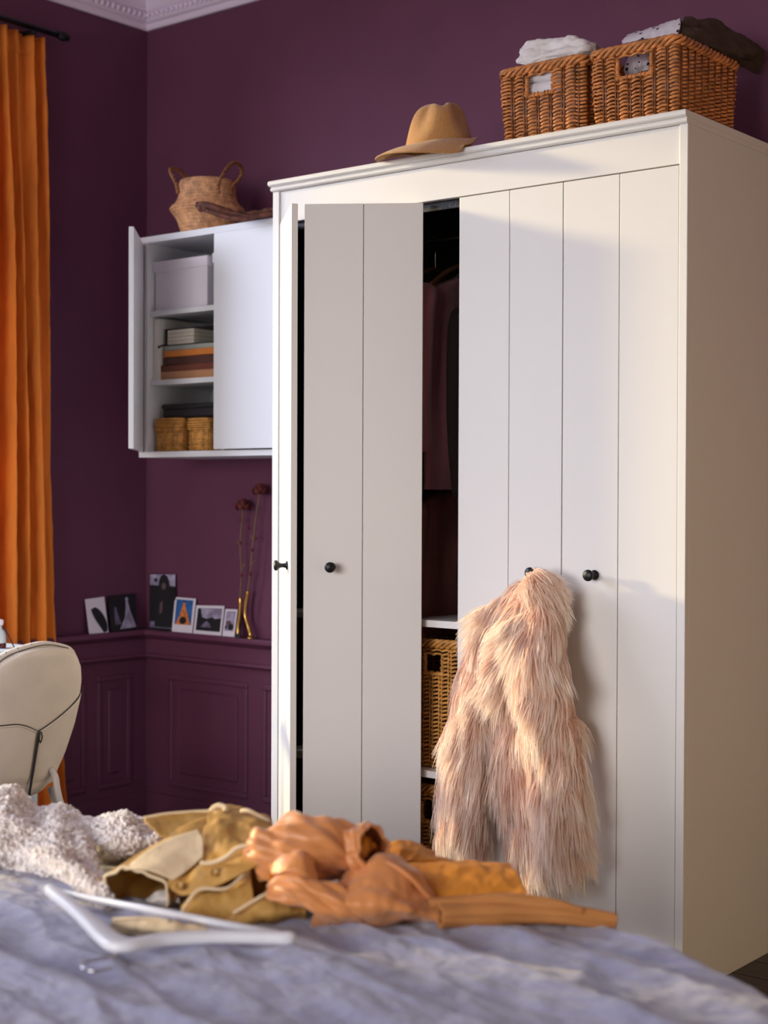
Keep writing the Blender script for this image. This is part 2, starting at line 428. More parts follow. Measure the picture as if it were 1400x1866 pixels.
DW = .3655
def make_knob(par, x):
    kb = MB().lathe([(.0, 0), (.014, 0), (.014, .003), (.0075, .006), (.0065, .016), (.0085, .024), (.0150, .031), (.0165, .035), (.0160, .039), (.011, .0425), (0, .0435)], (0, 0, 0), 24, axis='y')
    return kb
def make_door(knob_x):
    """door with its outer face on the plane y=0, hinge corner at x=0, z from the floor"""
    d = MB().box(0, DW, .008, .020, .062, 2.2575).obj('door', WHITE, wr, bevel=.001)
    for a, b in ((0, DW / 2 - .0012), (DW / 2 + .0012, DW)):
        MB().box(a, b, 0, .0095, .062, 2.2575).obj('plank', WHITE, d, bevel=.0014)
    k = make_knob(d, knob_x).obj('knob', BLACK, d); k.location = (knob_x, 0, 1.140); k['label'] = 'black iron knob'
    return d
# closed pair on the right
dC = make_door(.283); dC.location = (2.0535, -.599, 0)
dD = make_door(.109); dD.location = (2.4222, -.599, 0)
# folded pair on the left: A swings out from the left stile, B runs on the rail
thA = math.radians(41.5); dA = make_door(.275); dA.location = (1.320, -.602, 0); dA.rotation_euler = (0, 0, -thA)
thB = math.radians(35); dB = make_door(.086)
fx, fy = 1.918 - DW * math.cos(thB), -.602 - DW * math.sin(thB)
dB.location = (fx, fy, 0); dB.rotation_euler = (0, 0, thB)
MB().tube([(fx - .02, fy + .035, 2.215), (fx - .02, fy + .035, 2.250)], .003, 8).obj('pivot_pin', STEEL, wr)

# ------------------------------------------------------------------ wicker baskets
def wicker(name, w, d, h, label, cat, group=None, col=(0.045, 20), pitch=.0105, rod=.0042, hole=None, m=WICK, taper=.0, amp=.0055, rimr=.007, parent=None, bottom=True, lid=0.0):
    """rectangular willow basket; origin at the middle of the base, front towards -y. hole=(x0,x1,z0,z1) in the front"""
    root = thing(name, label, cat, group)
    r = .02
    def perim(z, n, inset=0.0):
        k = 1 - taper * (1 - z / h)
        W, D = w / 2 * k - inset, d / 2 * k - inset
        # start at front left corner, run along the front to the right
        pts = []
        segs = [((-W + r, -D), (W - r, -D)), ((W, -D + r), (W, D - r)), ((W - r, D), (-W + r, D)), ((-W, D - r), (-W, -D + r))]
        cen = [(W - r, -D + r, -90), (W - r, D - r, 0), (-W + r, D - r, 90), (-W + r, -D + r, 180)]
        out = []
        for (a, b), (cx, cy, a0) in zip(segs, cen):
            L = math.hypot(b[0] - a[0], b[1] - a[1]); q = max(2, int(n * L / (2 * (w + d))))
            for i in range(q): out.append((a[0] + (b[0] - a[0]) * i / q, a[1] + (b[1] - a[1]) * i / q))
            for i in range(4):
                t = math.radians(a0 + 90 * i / 4); out.append((cx + r * math.cos(t), cy + r * math.sin(t)))
        return np.array(out)
    sp = col[0]
    base = perim(h, 260)
    wv = MB(); stk = MB(); 
    nrow = int((h - .012) / pitch)
    for i in range(nrow):
        z = .006 + i * pitch
        P = perim(z, int(2 * (w + d) / .0075))
        Q = np.roll(P, -1, 0) - np.roll(P, 1, 0); N2 = np.stack([Q[:, 1], -Q[:, 0]], 1); N2 /= np.linalg.norm(N2, axis=1)[:, None] + 1e-9
        s = np.concatenate([[0], np.cumsum(np.linalg.norm(np.diff(P, axis=0), axis=1))])
        jit = rnd.uniform(-.0006, .0006)
        ph = 2 * math.pi * s / sp
        o = amp * np.cos(ph) + (.0012 if i % 2 else -.0012)
        X = np.stack([P[:, 0] + N2[:, 0] * o, P[:, 1] + N2[:, 1] * o, np.full(len(P), z) + .0022 * np.sin(ph) + jit], 1)
        rr = rod * (0.62 if False else 1.0)
        if hole and hole[2] < z < hole[3]:
            keep = ~((P[:, 1] < 0) & (P[:, 0] > hole[0]) & (P[:, 0] < hole[1]) & (np.abs(P[:, 1]) > d * .3))
            idx = np.where(~keep)[0]
            X = np.roll(X, -(idx[-1] + 1), 0)[:int(keep.sum())]
            wv.tube(X, rr, 5)
        else:
            wv.tube(X, rr, 5, closed=True)
    # upright stakes in pairs
    P = perim(h, 600); s = np.concatenate([[0], np.cumsum(np.linalg.norm(np.diff(P, axis=0), axis=1))]); tot = s[-1]
    for k in range(int(tot / sp)):
        for dd in (-.004, .004):
            q = np.searchsorted(s, (k + .5) * sp + dd) % len(P)
            x, y = P[q]
            k0 = 1 - taper
            if hole and y < 0 and hole[0] < x < hole[1] and abs(y) > d * .3:
                stk.tube([(x * k0, y * k0, .002), (x * (1 - taper * (1 - hole[2] / h)), y * (1 - taper * (1 - hole[2] / h)), hole[2])], .003, 5)
            else:
                stk.tube([(x * k0, y * k0, .002), (x, y, h - .004)], .003, 5)
    wv.obj('weave', m, root, fix=False); stk.obj('stakes', WICKD if m is WICK else m, root, fix=False)
    # plaited rim: four strands twisted round the perimeter
    P = perim(h, 240); s = np.concatenate([[0], np.cumsum(np.linalg.norm(np.diff(P, axis=0), axis=1))])
    Q = np.roll(P, -1, 0) - np.roll(P, 1, 0); N2 = np.stack([Q[:, 1], -Q[:, 0]], 1); N2 /= np.linalg.norm(N2, axis=1)[:, None] + 1e-9
    turns = max(4, round(s[-1] / .085))
    rim = root
    for j in range(4):
        a = 2 * math.pi * (turns * s / s[-1] + j / 4)
        X = np.stack([P[:, 0] + N2[:, 0] * rimr * 1.1 * np.cos(a), P[:, 1] + N2[:, 1] * rimr * 1.1 * np.cos(a), h + rimr * 1.5 * np.sin(a) - rimr * .3], 1)
        MB().tube(X, rimr * .82, 6, closed=True).obj('rim_strand', m, root, fix=False)
    if hole:
        k = 1 - taper * (1 - (hole[2] + hole[3]) / 2 / h); y = -d / 2 * k
        x0, x1, z0, z1 = hole
        pth = [(x0, y, z1)] + [(x0, y, z0 + .004), (x0 + .006, y, z0), (x1 - .006, y, z0), (x1, y, z0 + .004), (x1, y, z1)]
        pp = cr(pth, 40)
        MB().tube(pp, .0055, 8).obj('handle_frame', m, root, fix=False)
        q = MB()
        L = 26
        for i in range(L):  # binding wrapped round the frame
            c = pp[int(i * 39 / L)]; 
            t = pp[min(39, int(i * 39 / L) + 1)] - c; t /= np.linalg.norm(t) + 1e-9
            a = np.cross(t, (0, 1, 0)); ring_ = [c + .0072 * (math.cos(u) * a + math.sin(u) * np.array([0, 1, 0])) for u in np.arange(8) * math.pi / 4]
            q.tube(ring_, .0019, 4, closed=True)
        tag(q.obj('handle_binding', m, root, fix=False), kind='stuff')
    MB().box(-w / 2 * (1 - taper) + .01, w / 2 * (1 - taper) - .01, -d / 2 * (1 - taper) + .01, d / 2 * (1 - taper) - .01, .001, .007).obj('base', WICKD, root)
    if lid:
        lv = MB()
        for i in range(int(lid / pitch)):
            z = h - lid + .004 + i * pitch
            P = perim(h, int(2 * (w + d) / .008), inset=-.006)
            Q = np.roll(P, -1, 0) - np.roll(P, 1, 0); N2 = np.stack([Q[:, 1], -Q[:, 0]], 1); N2 /= np.linalg.norm(N2, axis=1)[:, None] + 1e-9
            s2 = np.concatenate([[0], np.cumsum(np.linalg.norm(np.diff(P, axis=0), axis=1))])
            o = amp * np.cos(2 * math.pi * s2 / sp + math.pi * (i % 2))
            lv.tube(np.stack([P[:, 0] + N2[:, 0] * o, P[:, 1] + N2[:, 1] * o, np.full(len(P), z)], 1), rod, 5, closed=True)
        lv.box(-w / 2, w / 2, -d / 2, d / 2, h - .004, h + .004)
        lv.obj('lid', m, root, fix=False)
    return root

ZT = 2.40
b1 = wicker('wicker_basket', .285, .34, .215, 'brown wicker basket with white towels showing in its handle hole', 'basket', 'wicker baskets on the wardrobe', col=(.044, 0), hole=(-.048, .042, .135, .19), taper=.03)
b1.location = (2.313, -.385, ZT + .001)
b2 = wicker('wicker_basket', .275, .36, .215, 'brown wicker basket with dotted cloth showing in its handle hole', 'basket', 'wicker baskets on the wardrobe', col=(.040, 0), hole=(-.052, .054, .135, .19), taper=.03)
b2.location = (2.622, -.375, ZT + .001)

# folded white towels inside the left basket, seen through the hole
for i in range(5):
    rows = []
    z0 = ZT + .010 + i * .0425; th = .041
    t = MB()
    prof_ = []
    for a in np.linspace(-90, 90, 8): prof_.append((-.138 + -.016 * math.cos(math.radians(a)), z0 + th / 2 + th / 2 * math.sin(math.radians(a))))
    prof_ += [(.12, z0 + th), (.12, z0)]
    G = np.array([[(2.318 + x, -.385 + y, z + .002 * math.sin(x * 40 + i)) for y, z in prof_ + [prof_[0]]] for x in np.linspace(-.098 + .004 * i, .104 - .003 * i, 14)])
    mb = MB().grid(G)
    n = len(prof_) + 1
    o = mb.obj('folded_towel', TOWEL); tag(o, ['white folded towel at the bottom inside the left wicker basket', 'white folded towel second from the bottom in the left wicker basket', 'white folded towel low in the handle hole of left wicker basket', 'white folded towel high in the handle hole of left wicker basket', 'white folded towel topmost in the left wicker basket, under the linen'][i], 'towel', 'towels folded in the left basket')

def clump(name, m, rows, nu, nv, label=None, cat=None, parent=None, amp=.004, s=40, seed=0, solid=.0, stretch=None, closed=False, group=None, amp2=0, s2=10):
    G = surf(rows, nu, nv)
    if amp2: G = wrinkle(G, amp2, s2, seed + 5, stretch)
    G = wrinkle(G, amp, s, seed, stretch)
    o = MB().grid(G).obj(name, m, parent, solid=solid, fix=True)
    if label: tag(o, label, cat, group)
    return o
def pull(rows, dd):  # rows of (px,py,depth) into points; dd = (depth offset, slope across)
    if dd:
        # cloth lying over a basket: little depth in front, its back side falls to the rim
        R = [[at(p[0], p[1], rows[0][k][2] + .45 * (p[2] - rows[0][k][2]) + dd[0] - dd[1] * (p[0] - dd[2])) for k, p in enumerate(r)] for r in rows[:4]]
        low = min(p[2] for p in R[0])
        for back, f in ((.07, .85), (.13, .45), (.17, .05)):
            R.append([np.array([p[0], p[1] + back, low + (p[2] - low) * f]) for p in R[3]])
        return R
    return [[at(*p) for p in r] for r in rows]

# white linen lying over the left basket
D1 = 4.68
cl = pull([[(944, 116, 4.60), (968, 117, 4.57), (1000, 109, 4.56), (1030, 104, 4.56), (1062, 99, 4.56), (1086, 97, 4.60)],
           [(945, 100, 4.60), (962, 108, 4.56), (995, 101, 4.54), (1028, 94, 4.54), (1064, 88, 4.54), (1088, 90, 4.60)],
           [(950, 90, 4.63), (972, 84, 4.60), (1002, 92, 4.60), (1030, 86, 4.56), (1062, 74, 4.57), (1086, 84, 4.63)],
           [(958, 84, 4.68), (976, 74, 4.66), (1000, 72, 4.66), (1016, 70, 4.64), (1046, 67, 4.64), (1080, 78, 4.70)],
           [(962, 82, 4.76), (980, 76, 4.78), (1006, 71, 4.80), (1022, 70, 4.80), (1048, 70, 4.80), (1078, 82, 4.80)],
           [(964, 100, 4.84), (984, 98, 4.86), (1008, 94, 4.88), (1024, 92, 4.88), (1050, 92, 4.88), (1078, 98, 4.86)]], (-.06, .00113, 944))
clump('linen_cloth', LINEN, cl, 60, 80, 'crumpled white linen cloth lying on top of the left wicker basket', 'cloth', amp=.008, s=20, seed=3, solid=.002, stretch=((1, 0, 0), (0, 1, 0), (0, 0, 2.4)))
# dotted cloth over the right basket and a dotted roll inside it
cl = pull([[(1136, 80, 4.44), (1160, 74, 4.41), (1185, 70, 4.40), (1210, 67, 4.395), (1236, 62, 4.39)],
           [(1134, 76, 4.45), (1158, 66, 4.43), (1186, 58, 4.42), (1212, 50, 4.41), (1240, 48, 4.40)],
           [(1140, 68, 4.50), (1162, 60, 4.49), (1190, 52, 4.48), (1216, 42, 4.47), (1240, 34, 4.45)],
           [(1146, 66, 4.62), (1166, 60, 4.62), (1192, 54, 4.62), (1216, 46, 4.62), (1242, 36, 4.60)],
           [(1150, 80, 4.70), (1170, 76, 4.70), (1194, 70, 4.70), (1218, 64, 4.70), (1244, 56, 4.70)]], (-.10, .0009, 1136))
clump('dotted_cloth', DOTS, cl, 50, 60, 'white cotton cloth with black dots folded over the right wicker basket', 'cloth', amp=.005, s=30, seed=11, solid=.002)
cl = pull([[(1140, 140, 4.49), (1156, 136, 4.48), (1172, 130, 4.48), (1188, 126, 4.48)],
           [(1138, 128, 4.48), (1154, 122, 4.47), (1172, 116, 4.47), (1188, 114, 4.47)],
           [(1142, 112, 4.50), (1158, 103, 4.50), (1174, 99, 4.50), (1188, 98, 4.50)],
           [(1144, 108, 4.56), (1160, 98, 4.56), (1176, 95, 4.56), (1192, 92, 4.56)],
           [(1144, 150, 4.62), (1160, 150, 4.62), (1176, 150, 4.62), (1192, 150, 4.62)]], (-.19, .0, 0))
clump('dotted_roll', DOTS, cl, 36, 36, 'rolled dotted cloth seen through the handle hole of the right basket', 'cloth', amp=.006, s=40, seed=21, solid=.002)
cl = pull([[(1246, 72, 4.40), (1275, 74, 4.43), (1305, 92, 4.50), (1335, 104, 4.58), (1368, 106, 4.66)],
           [(1243, 56, 4.40), (1272, 60, 4.43), (1305, 78, 4.50), (1345, 96, 4.58), (1380, 98, 4.66)],
           [(1246, 38, 4.43), (1262, 34, 4.46), (1300, 50, 4.53), (1345, 72, 4.60), (1382, 88, 4.68)],
           [(1250, 34, 4.52), (1270, 36, 4.56), (1305, 42, 4.62), (1345, 60, 4.70), (1378, 80, 4.76)],
           [(1252, 60, 4.62), (1274, 62, 4.64), (1306, 66, 4.70), (1344, 78, 4.76), (1372, 92, 4.80)]], (-.19, .0, 0))
clump('dark_garment', DARKCL, cl, 60, 70, 'dark brown garment hanging over the shaded side of the right basket', 'garment', amp=.014, s=20, seed=31, solid=.003, stretch=((.6, 0, 0), (0, .6, 0), (0, 0, 2.2)))

# ------------------------------------------------------------------ felt hat
hat = thing('felt_hat', 'camel brown felt hat with pinched crown on top of the wardrobe', 'hat')
HC = np.array([1.935, -.548, ZT])
def hat_surf():
    rings = [(0.0, .116, .104), (.02, .113, .101), (.05, .108, .096), (.09, .101, .088), (.12, .093, .079), (.140, .083, .069), (.152, .070, .056), (.158, .050, .038), (.159, .025, .018), (.159, .001, .001)]
    n = 96; G = []
    for z, a, b in rings:
        row = []
        for k in range(n):
            t = 2 * math.pi * k / n
            x, y = a * math.cos(t), b * math.sin(t); zz = z; u = z / .158
            # crease along the top, running front to back, and a pinch on both sides of the front ridge (-x)
            if u > .6: zz -= .026 * ((u - .6) / .4) * math.exp(-(y / .020) ** 2) * (1 - .35 * max(0, -x / .1))
            pin = math.exp(-((t - math.radians(180 - 48)) / .42) ** 2) + 1.0 * math.exp(-((t - math.radians(180 + 48)) / .42) ** 2)
            f = 1 - .30 * pin * min(1, max(0, (u - .12) / .6))
            row.append((x * f, y * f, zz))
        G.append(row)
    return np.array(G)
G = cr(hat_surf(), 60)
yaw = math.radians(136)
def hp(P, off=(0, 0, 0)):
    P = np.asarray(P) * np.array([1, 1, .83 if off[2] else 1]) + np.array(off)
    if off[2]: P = P + np.stack([P[..., 0] * 0, P[..., 0] * 0, -.12 * P[..., 1]], -1)
    c, s = math.cos(yaw), math.sin(yaw)
    return np.stack([P[..., 0] * c - P[..., 1] * s, P[..., 0] * s + P[..., 1] * c, P[..., 2]], -1) + HC
MB().grid(hp(G, (0, 0, .034)), closed_u=True).obj('crown', FELT, hat)
Br = []
for q in np.linspace(0, 1, 16):
    row = []
    for k in range(110):
        t = 2 * math.pi * k / 110; c_, s_ = math.cos(t), math.sin(t)
        a1 = .185 if c_ < 0 else .16
        b1_ = .195 if s_ > 0 else .118
        a = .115 + (a1 - .115) * q; b = .103 + (b1_ - .103) * q
        e = (c_ * c_) * (-.024 if c_ < 0 else .006) + (s_ * s_) * (-.006 if s_ > 0 else .062); z0_ = .034 - .12 * .103 * s_
        row.append((a * c_, b * s_, z0_ + (e - z0_) * q ** 1.15 + .005 * math.sin(math.pi * q)))
    Br.append(row)
Pb = hp(np.array(Br))
# the brim lies on the wardrobe top and droops only beyond its front edge
Pb[..., 2] = np.maximum(Pb[..., 2], ZT + .005 - 1.3 * np.maximum(0, -.626 - Pb[..., 1]) + .30 * np.clip(Pb[..., 1] + .626, 0, .12))
MB().grid(Pb, closed_u=True).obj('brim', FELT, hat, solid=.0035)
rebase(hat, HC)

# ------------------------------------------------------------------ garments inside the wardrobe
def garment(name, x, y0, y1, ztop, zbot, thick, m, label, cat, seed, flare=0.0, hang=True):
    g = thing(name, label, cat, 'clothes hanging in the wardrobe')
    yc = (y0 + y1) / 2; hw = (y1 - y0) / 2
    zs = np.linspace(0, 1, 26); rows = []
    for q in zs:
        z = ztop + (zbot - ztop) * q
        row = []
        for k in range(36):
            t = 2 * math.pi * k / 36
            # shoulders slope down from the neck
            sh = min(1, .30 + (q / .05)) if q < .035 else 1.0
            wv = (.011 * math.sin(5 * t + q * 3 + seed) + .006 * math.sin(11 * t + seed * 2 - q * 4)) * min(1, q * 3)
            a = hw * sh * (1 + flare * q); b = thick / 2 * (0.5 + .5 * min(1, q * 8)) * (1 + flare * q)
            yy = yc + (a + wv) * math.copysign(abs(math.cos(t)) ** .8, math.cos(t)); xx = x + (b + wv) * math.sin(t)
            row.append((xx + .010 * math.sin(q * 6 + seed), yy, z - .07 * (abs(math.cos(t)) if q < .2 else 1) * (1 if q < .2 else 1)))
        rows.append(row)
    MB().grid(np.array(rows), closed_u=True).obj('body', m, g)
    # sleeve at the side nearest the doors
    sl = [(x, y0 + .025, ztop - .085), (x - .002, y0 - .004, ztop - .14), (x - .004, y0 - .012, ztop - .30), (x - .008, y0 - .006, ztop - .48), (x - .006, y0 + .01, max(zbot + .05, ztop - .66))]
    MB().tube(cr(sl, 26), np.interp(np.linspace(0, 1, 26), [0, .15, .6, 1], [.03, .045, .04, .032]), 12).obj('sleeve', m, g)
    if hang:
        h = thing('clothes_hanger', 'wooden hanger on the rail inside the ' + label.split(' hanging')[0], 'hanger', 'hangers on the wardrobe rail')
        arm = [(x, yc - hw * .86, ztop - .075), (x, yc - hw * .45, ztop - .02), (x, yc, ztop + .012), (x, yc + hw * .45, ztop - .02), (x, yc + hw * .86, ztop - .075)]
        MB().tube(cr(arm, 24), .008, 8).obj('arms', WOODH, h)
        hk = [(x, yc, ztop + .01), (x, yc, 2.165), (x, yc + .015, 2.18), (x, yc + .018, 2.205), (x, yc, 2.2205), (x, yc - .016, 2.207)]
        hk = [(p[0], p[1] - yc - .30 if False else p[1], p[2]) for p in hk]
        MB().tube(cr(hk, 24), .002, 6).obj('hook', STEEL, h)
    return g
garment('hanging_dress', 1.60, -.50, -.10, 2.10, 1.10, .05, MAROON, 'dark maroon dress hanging deepest in the wardrobe gap', 'dress', 1.0, .05)
garment('hanging_jacket', 1.74, -.525, -.08, 2.09, 1.28, .06, MAROON, 'maroon velvet jacket hanging left of the pink cardigan', 'jacket', 2.2)
garment('hanging_cardigan', 1.868, -.535, -.07, 2.095, 1.45, .055, ROSE, 'dusty pink cardigan hanging nearest the wardrobe gap edge', 'cardigan', 3.1)
garment('hanging_coat', 1.985, -.485, -.115, 2.02, 1.16, .030, BLKCL, 'brown black wool coat hanging right of the pink cardigan', 'coat', 4.4, .08)
garment('hanging_skirt', 1.83, -.52, -.12, 1.42, .985, .07, ROSEB, 'rose brown satin skirt hanging low to the wardrobe shelf', 'skirt', 5.0, .18, hang=False)

# wicker drawers on the lower wardrobe shelves
for z, h, lab in ((.511, .41, 'tall honey wicker basket on the middle shelf inside the wardrobe'), (.08, .385, 'tall honey wicker basket in the bottom of the wardrobe')):
    o = wicker('wicker_crate', .62, .46, h - .02, lab, 'basket', 'wicker baskets inside the wardrobe', col=(.036, 0), pitch=.0125, rod=.0046, hole=(.175, .242, h - .115, h - .058) if z > .4 else (.165, .225, h - .125, h - .065), m=RATTAN, amp=.0045, taper=.0)
    o.location = (1.70, -.295, z + .001)

# ================================================================== WALL CABINET
cb = thing('wall_cabinet', 'white two door wall cabinet with its left door open', 'cabinet')
CX0, CX1, CFY = .372, 1.165, -.35
box('top_board', CABW, .347, CX1 + .02, -.352, -.004, 2.320, 2.345, cb)
box('bottom_board', CABW, .347, CX1 + .02, -.352, -.004, 1.501, 1.523, cb)
box('side_board', CABW, CX0, CX0 + .018, -.348, -.012, 1.523, 2.320, cb)
box('side_board', CABW, CX1 - .018, CX1, -.348, -.012, 1.523, 2.320, cb)
box('divider', CABW, .772, .788, -.33, -.012, 1.523, 2.320, cb)
box('back_board', CABW, CX0, CX1, -.012, -.004, 1.523, 2.320, cb)
SH1, SH2 = 2.062, 1.797
for z in (SH1, SH2): box('shelf', CABW, CX0 + .018, .772, -.335, -.013, z - .020, z, cb)
d = box('door', CABW, .772, CX1 - .002, -.369, -.351, 1.527, 2.317, cb)
d['label'] = 'closed right cabinet door'
dl = MB().box(0, .392, -.018, 0, 1.524, 2.318).obj('door', CABW, cb, bevel=.0015)
dl.location = (.374, -.352, 0); dl.rotation_euler = (0, 0, math.radians(-47)); dl['label'] = 'open left cabinet door'
hg = MB().box(.742, .770, -.33, -.28, 2.294, 2.318).box(.752, .764, -.35, -.30, 2.300, 2.312).obj('door_catch', CABW, cb, bevel=.003)

# white lidded box on the top shelf
bx = thing('storage_box', 'lilac white lidded storage box on the top cabinet shelf', 'box')
box('body', BOXW, .398, .684, -.315, -.04, SH1 + .001, SH1 + .165, bx, bevel=.003)
box('lid', BOXW, .392, .690, -.322, -.035, SH1 + .150, SH1 + .190, bx, bevel=.003)
MB().box(.640, .6865, -.3185, -.3145, SH1 + .004, SH1 + .150).obj('corner_strip', BOXW, bx, bevel=.001)
rebase(bx, (.54, -.18, SH1))
bx = thing('storage_box', 'pale blue white box standing behind the closed cabinet door edge', 'box')
box('body', CABW, .700, .770, -.30, -.05, SH1 + .001, SH1 + .17, bx, bevel=.003)
box('lid', CABW, .697, .7715, -.305, -.045, SH1 + .160, SH1 + .198, bx, bevel=.003)
rebase(bx, (.735, -.18, SH1))

# stack of books on the middle shelf
zc = SH2 + .001
books = [('tan', .030, .425, .72, -.315, 'tan brown book at the bottom of the cabinet stack'),
         ('rust', .024, .418, .725, -.315, 'dark rust book second from the bottom of the cabinet stack'),
         ('brown', .030, .440, .73, -.31, 'dark brown book in the middle of the cabinet stack'),
         ('orange', .024, .448, .73, -.315, 'thin bright orange book in the cabinet stack'),
         ('grey', .018, .445, .74, -.31, 'thin grey green book above the orange book')]
for key, t, x0, x1, y0, lab in books:
    b = thing('book', lab, 'book', 'books stacked on the cabinet shelf')
    box('cover', BK[key], x0, x1, y0, y0 + .21, zc, zc + .003, b, bevel=.0008)
    box('cover', BK[key], x0, x1, y0, y0 + .21, zc + t - .003, zc + t, b, bevel=.0008)
    box('spine', BK[key], x0, x1, y0, y0 + .004, zc + .003, zc + t - .003, b, bevel=0)
    box('pages', PAPER, x0 + .004, x1 - .004, y0 + .0045, y0 + .205, zc + .0032, zc + t - .0032, b, bevel=0)
    rebase(b, ((x0 + x1) / 2, y0 + .1, zc)); zc += t + .0006
b = thing('notebook', 'black bound notebook with thick cream pages on top of the cabinet stack', 'notebook', 'books stacked on the cabinet shelf')
t = .062; x0, x1, y0 = .452, .60, -.305
box('cover', BK['black'], x0 - .006, x1 + .10, y0, y0 + .20, zc, zc + .004, b, bevel=.001)
box('cover', BK['black'], x0 - .006, x1 + .10, y0, y0 + .20, zc + t, zc + t + .004, b, bevel=.001)
box('spine', BK['black'], x0 - .010, x0 - .004, y0, y0 + .20, zc + .001, zc + t + .003, b, bevel=.001)
for k in range(4):
    box('page_block', PAPER, x0, x1 - .004, y0 + .004, y0 + .19, zc + .005 + k * .0142, zc + .005 + k * .0142 + .0132, b, bevel=.001)
MB().tube(cr([(x0 - .010, y0 + .006, zc + .006), (x0 - .02, y0 - .006, zc + .003), (x0 - .026, y0 - .020, zc - .004)], 10), [.004] * 8 + [.006, .005], 6).obj('ribbon', BK['black'], b)
rebase(b, (x0 + .07, y0 + .1, zc))
fo = thing('magazine_file', 'cream white file standing at the left end of the middle cabinet shelf', 'file')
MB().prism([(.392, -.318, SH2 + .001), (.430, -.318, SH2 + .001), (.428, -.318, SH2 + .236), (.396, -.318, SH2 + .236)], (0, .26, 0)).obj('body', BK['white'], fo, bevel=.002)
rebase(fo, (.41, -.2, SH2))

# two small lidded baskets and a dark box behind them
o = wicker('lidded_basket', .138, .12, .122, 'small honey lidded basket at the left on the bottom cabinet shelf', 'basket', 'small lidded baskets in the cabinet', col=(.018, 0), pitch=.0085, rod=.0035, m=RATTAN, amp=.0028, rimr=.003, lid=.04); o.location = (.478, -.262, 1.524)
o = wicker('lidded_basket', .104, .12, .118, 'small honey lidded basket beside the closed cabinet door', 'basket', 'small lidded baskets in the cabinet', col=(.018, 0), pitch=.0085, rod=.0035, m=RATTAN, amp=.0028, rimr=.003, lid=.04); o.location = (.642, -.262, 1.524)
db = thing('dark_box', 'black flat felt box lying on top of the two small lidded baskets', 'box')
box('body', BK['black'], .425, .762, -.30, -.06, 1.652, 1.690, db, bevel=.008)
box('lid', BK['black'], .420, .766, -.305, -.055, 1.686, 1.706, db, bevel=.008)
rebase(db, (.58, -.18, 1.652))

# ------------------------------------------------------------------ belly basket on the cabinet
bb = thing('belly_basket', 'round seagrass belly basket with two handles on the wall cabinet', 'basket')
BC = np.array([.600, -.235, 2.346])
pr = [(.0, .002), (.085, .002), (.098, .012), (.106, .035), (.116, .060), (.130, .080), (.139, .092), (.136, .100), (.122, .112), (.112, .128), (.106, .150), (.104, .178), (.103, .196), (.098, .200), (.094, .194), (.097, .150), (.104, .12), (.09, .03), (.0, .02)]
pr = cr(pr, 130)
n = 120; V = []; s = np.concatenate([[0], np.cumsum(np.linalg.norm(np.diff(pr, axis=0), axis=1))])
tn = np.gradient(pr, axis=0); tn /= np.linalg.norm(tn, axis=1)[:, None] + 1e-9; nn = np.stack([tn[:, 1], -tn[:, 0]], 1)
Gb = np.zeros((130, n, 3))
for i in range(130):
    for k in range(n):
        a = 2 * math.pi * k / n
        coil = .0028 * abs(math.sin(math.pi * s[i] / .0135)) + .0012 * math.sin(a * 44 + 3.1 * int(s[i] / .0135))
        r = max(0, pr[i, 0] + nn[i, 0] * coil); z = pr[i, 1] + nn[i, 1] * coil
        Gb[i, k] = (BC[0] + r * math.cos(a), BC[1] + r * math.sin(a), BC[2] + z)
MB().grid(Gb, closed_u=True).obj('body', SEAG, bb, fix=True)
def cord_handle(P):
    P = cr(P, 60); s_ = np.linspace(0, 1, 60)
    for j in range(2):
        T = np.gradient(P, axis=0); T /= np.linalg.norm(T, axis=1)[:, None]
        A = np.cross(T, (0.3, 1, .1)); A /= np.linalg.norm(A, axis=1)[:, None]; B = np.cross(T, A)
        ph = 2 * math.pi * (11 * s_ + j / 2)
        MB().tube(P + .0042 * (np.cos(ph)[:, None] * A + np.sin(ph)[:, None] * B), .0046, 6).obj('handle_cord', SEAGD, bb)
dB_ = 5.62
cord_handle([at(325, 352, 5.55), at(321, 334, 5.55), at(312, 316, 5.57), at(312, 308, 5.60), at(322, 308, 5.66), at(334, 318, 5.70), at(346, 332, 5.72), at(350, 345, 5.70)])
cord_handle([at(398, 352, 5.50), at(398, 336, 5.49), at(408, 316, 5.52), at(422, 299, 5.58), at(434, 299, 5.64), at(441, 312, 5.68), at(436, 326, 5.70), at(424, 340, 5.68), at(420, 352, 5.66)])
rebase(bb, BC)
# driftwood branch lying in front of the belly basket
P = [at(357, 370, 5.40), at(366, 377, 5.40), at(380, 378, 5.39), at(402, 384, 5.38), at(430, 390, 5.37), at(458, 390, 5.36), at(486, 384, 5.35), at(503, 380, 5.34)]
dw = thing('driftwood_branch', 'dark reddish brown driftwood branch lying in front of the belly basket', 'driftwood')
Pc = cr(P, 60); rr = np.interp(np.linspace(0, 1, 60), [0, .06, .2, .4, .7, 1], [.006, .011, .019, .015, .011, .008]) * (1 + .18 * np.sin(np.arange(60) * .9))
MB().tube(Pc, rr, 12).obj('trunk', DRIFT, dw)
P2 = cr([at(362, 372, 5.37), at(376, 373, 5.36), at(398, 380, 5.35), at(424, 388, 5.35), at(456, 396, 5.34)], 40)
MB().tube(P2, np.interp(np.linspace(0, 1, 40), [0, .1, .5, 1], [.005, .010, .013, .008]), 10).obj('side_limb', DRIFT, dw)
P3 = cr([at(376, 384, 5.37), at(404, 392, 5.36), at(440, 399, 5.34), at(470, 394, 5.33), at(500, 389, 5.32)], 40)
MB().tube(P3, np.interp(np.linspace(0, 1, 40), [0, .2, .6, 1], [.006, .011, .010, .008]), 10).obj('side_limb', DRIFT, dw)
rebase(dw, at(430, 405, 5.25))

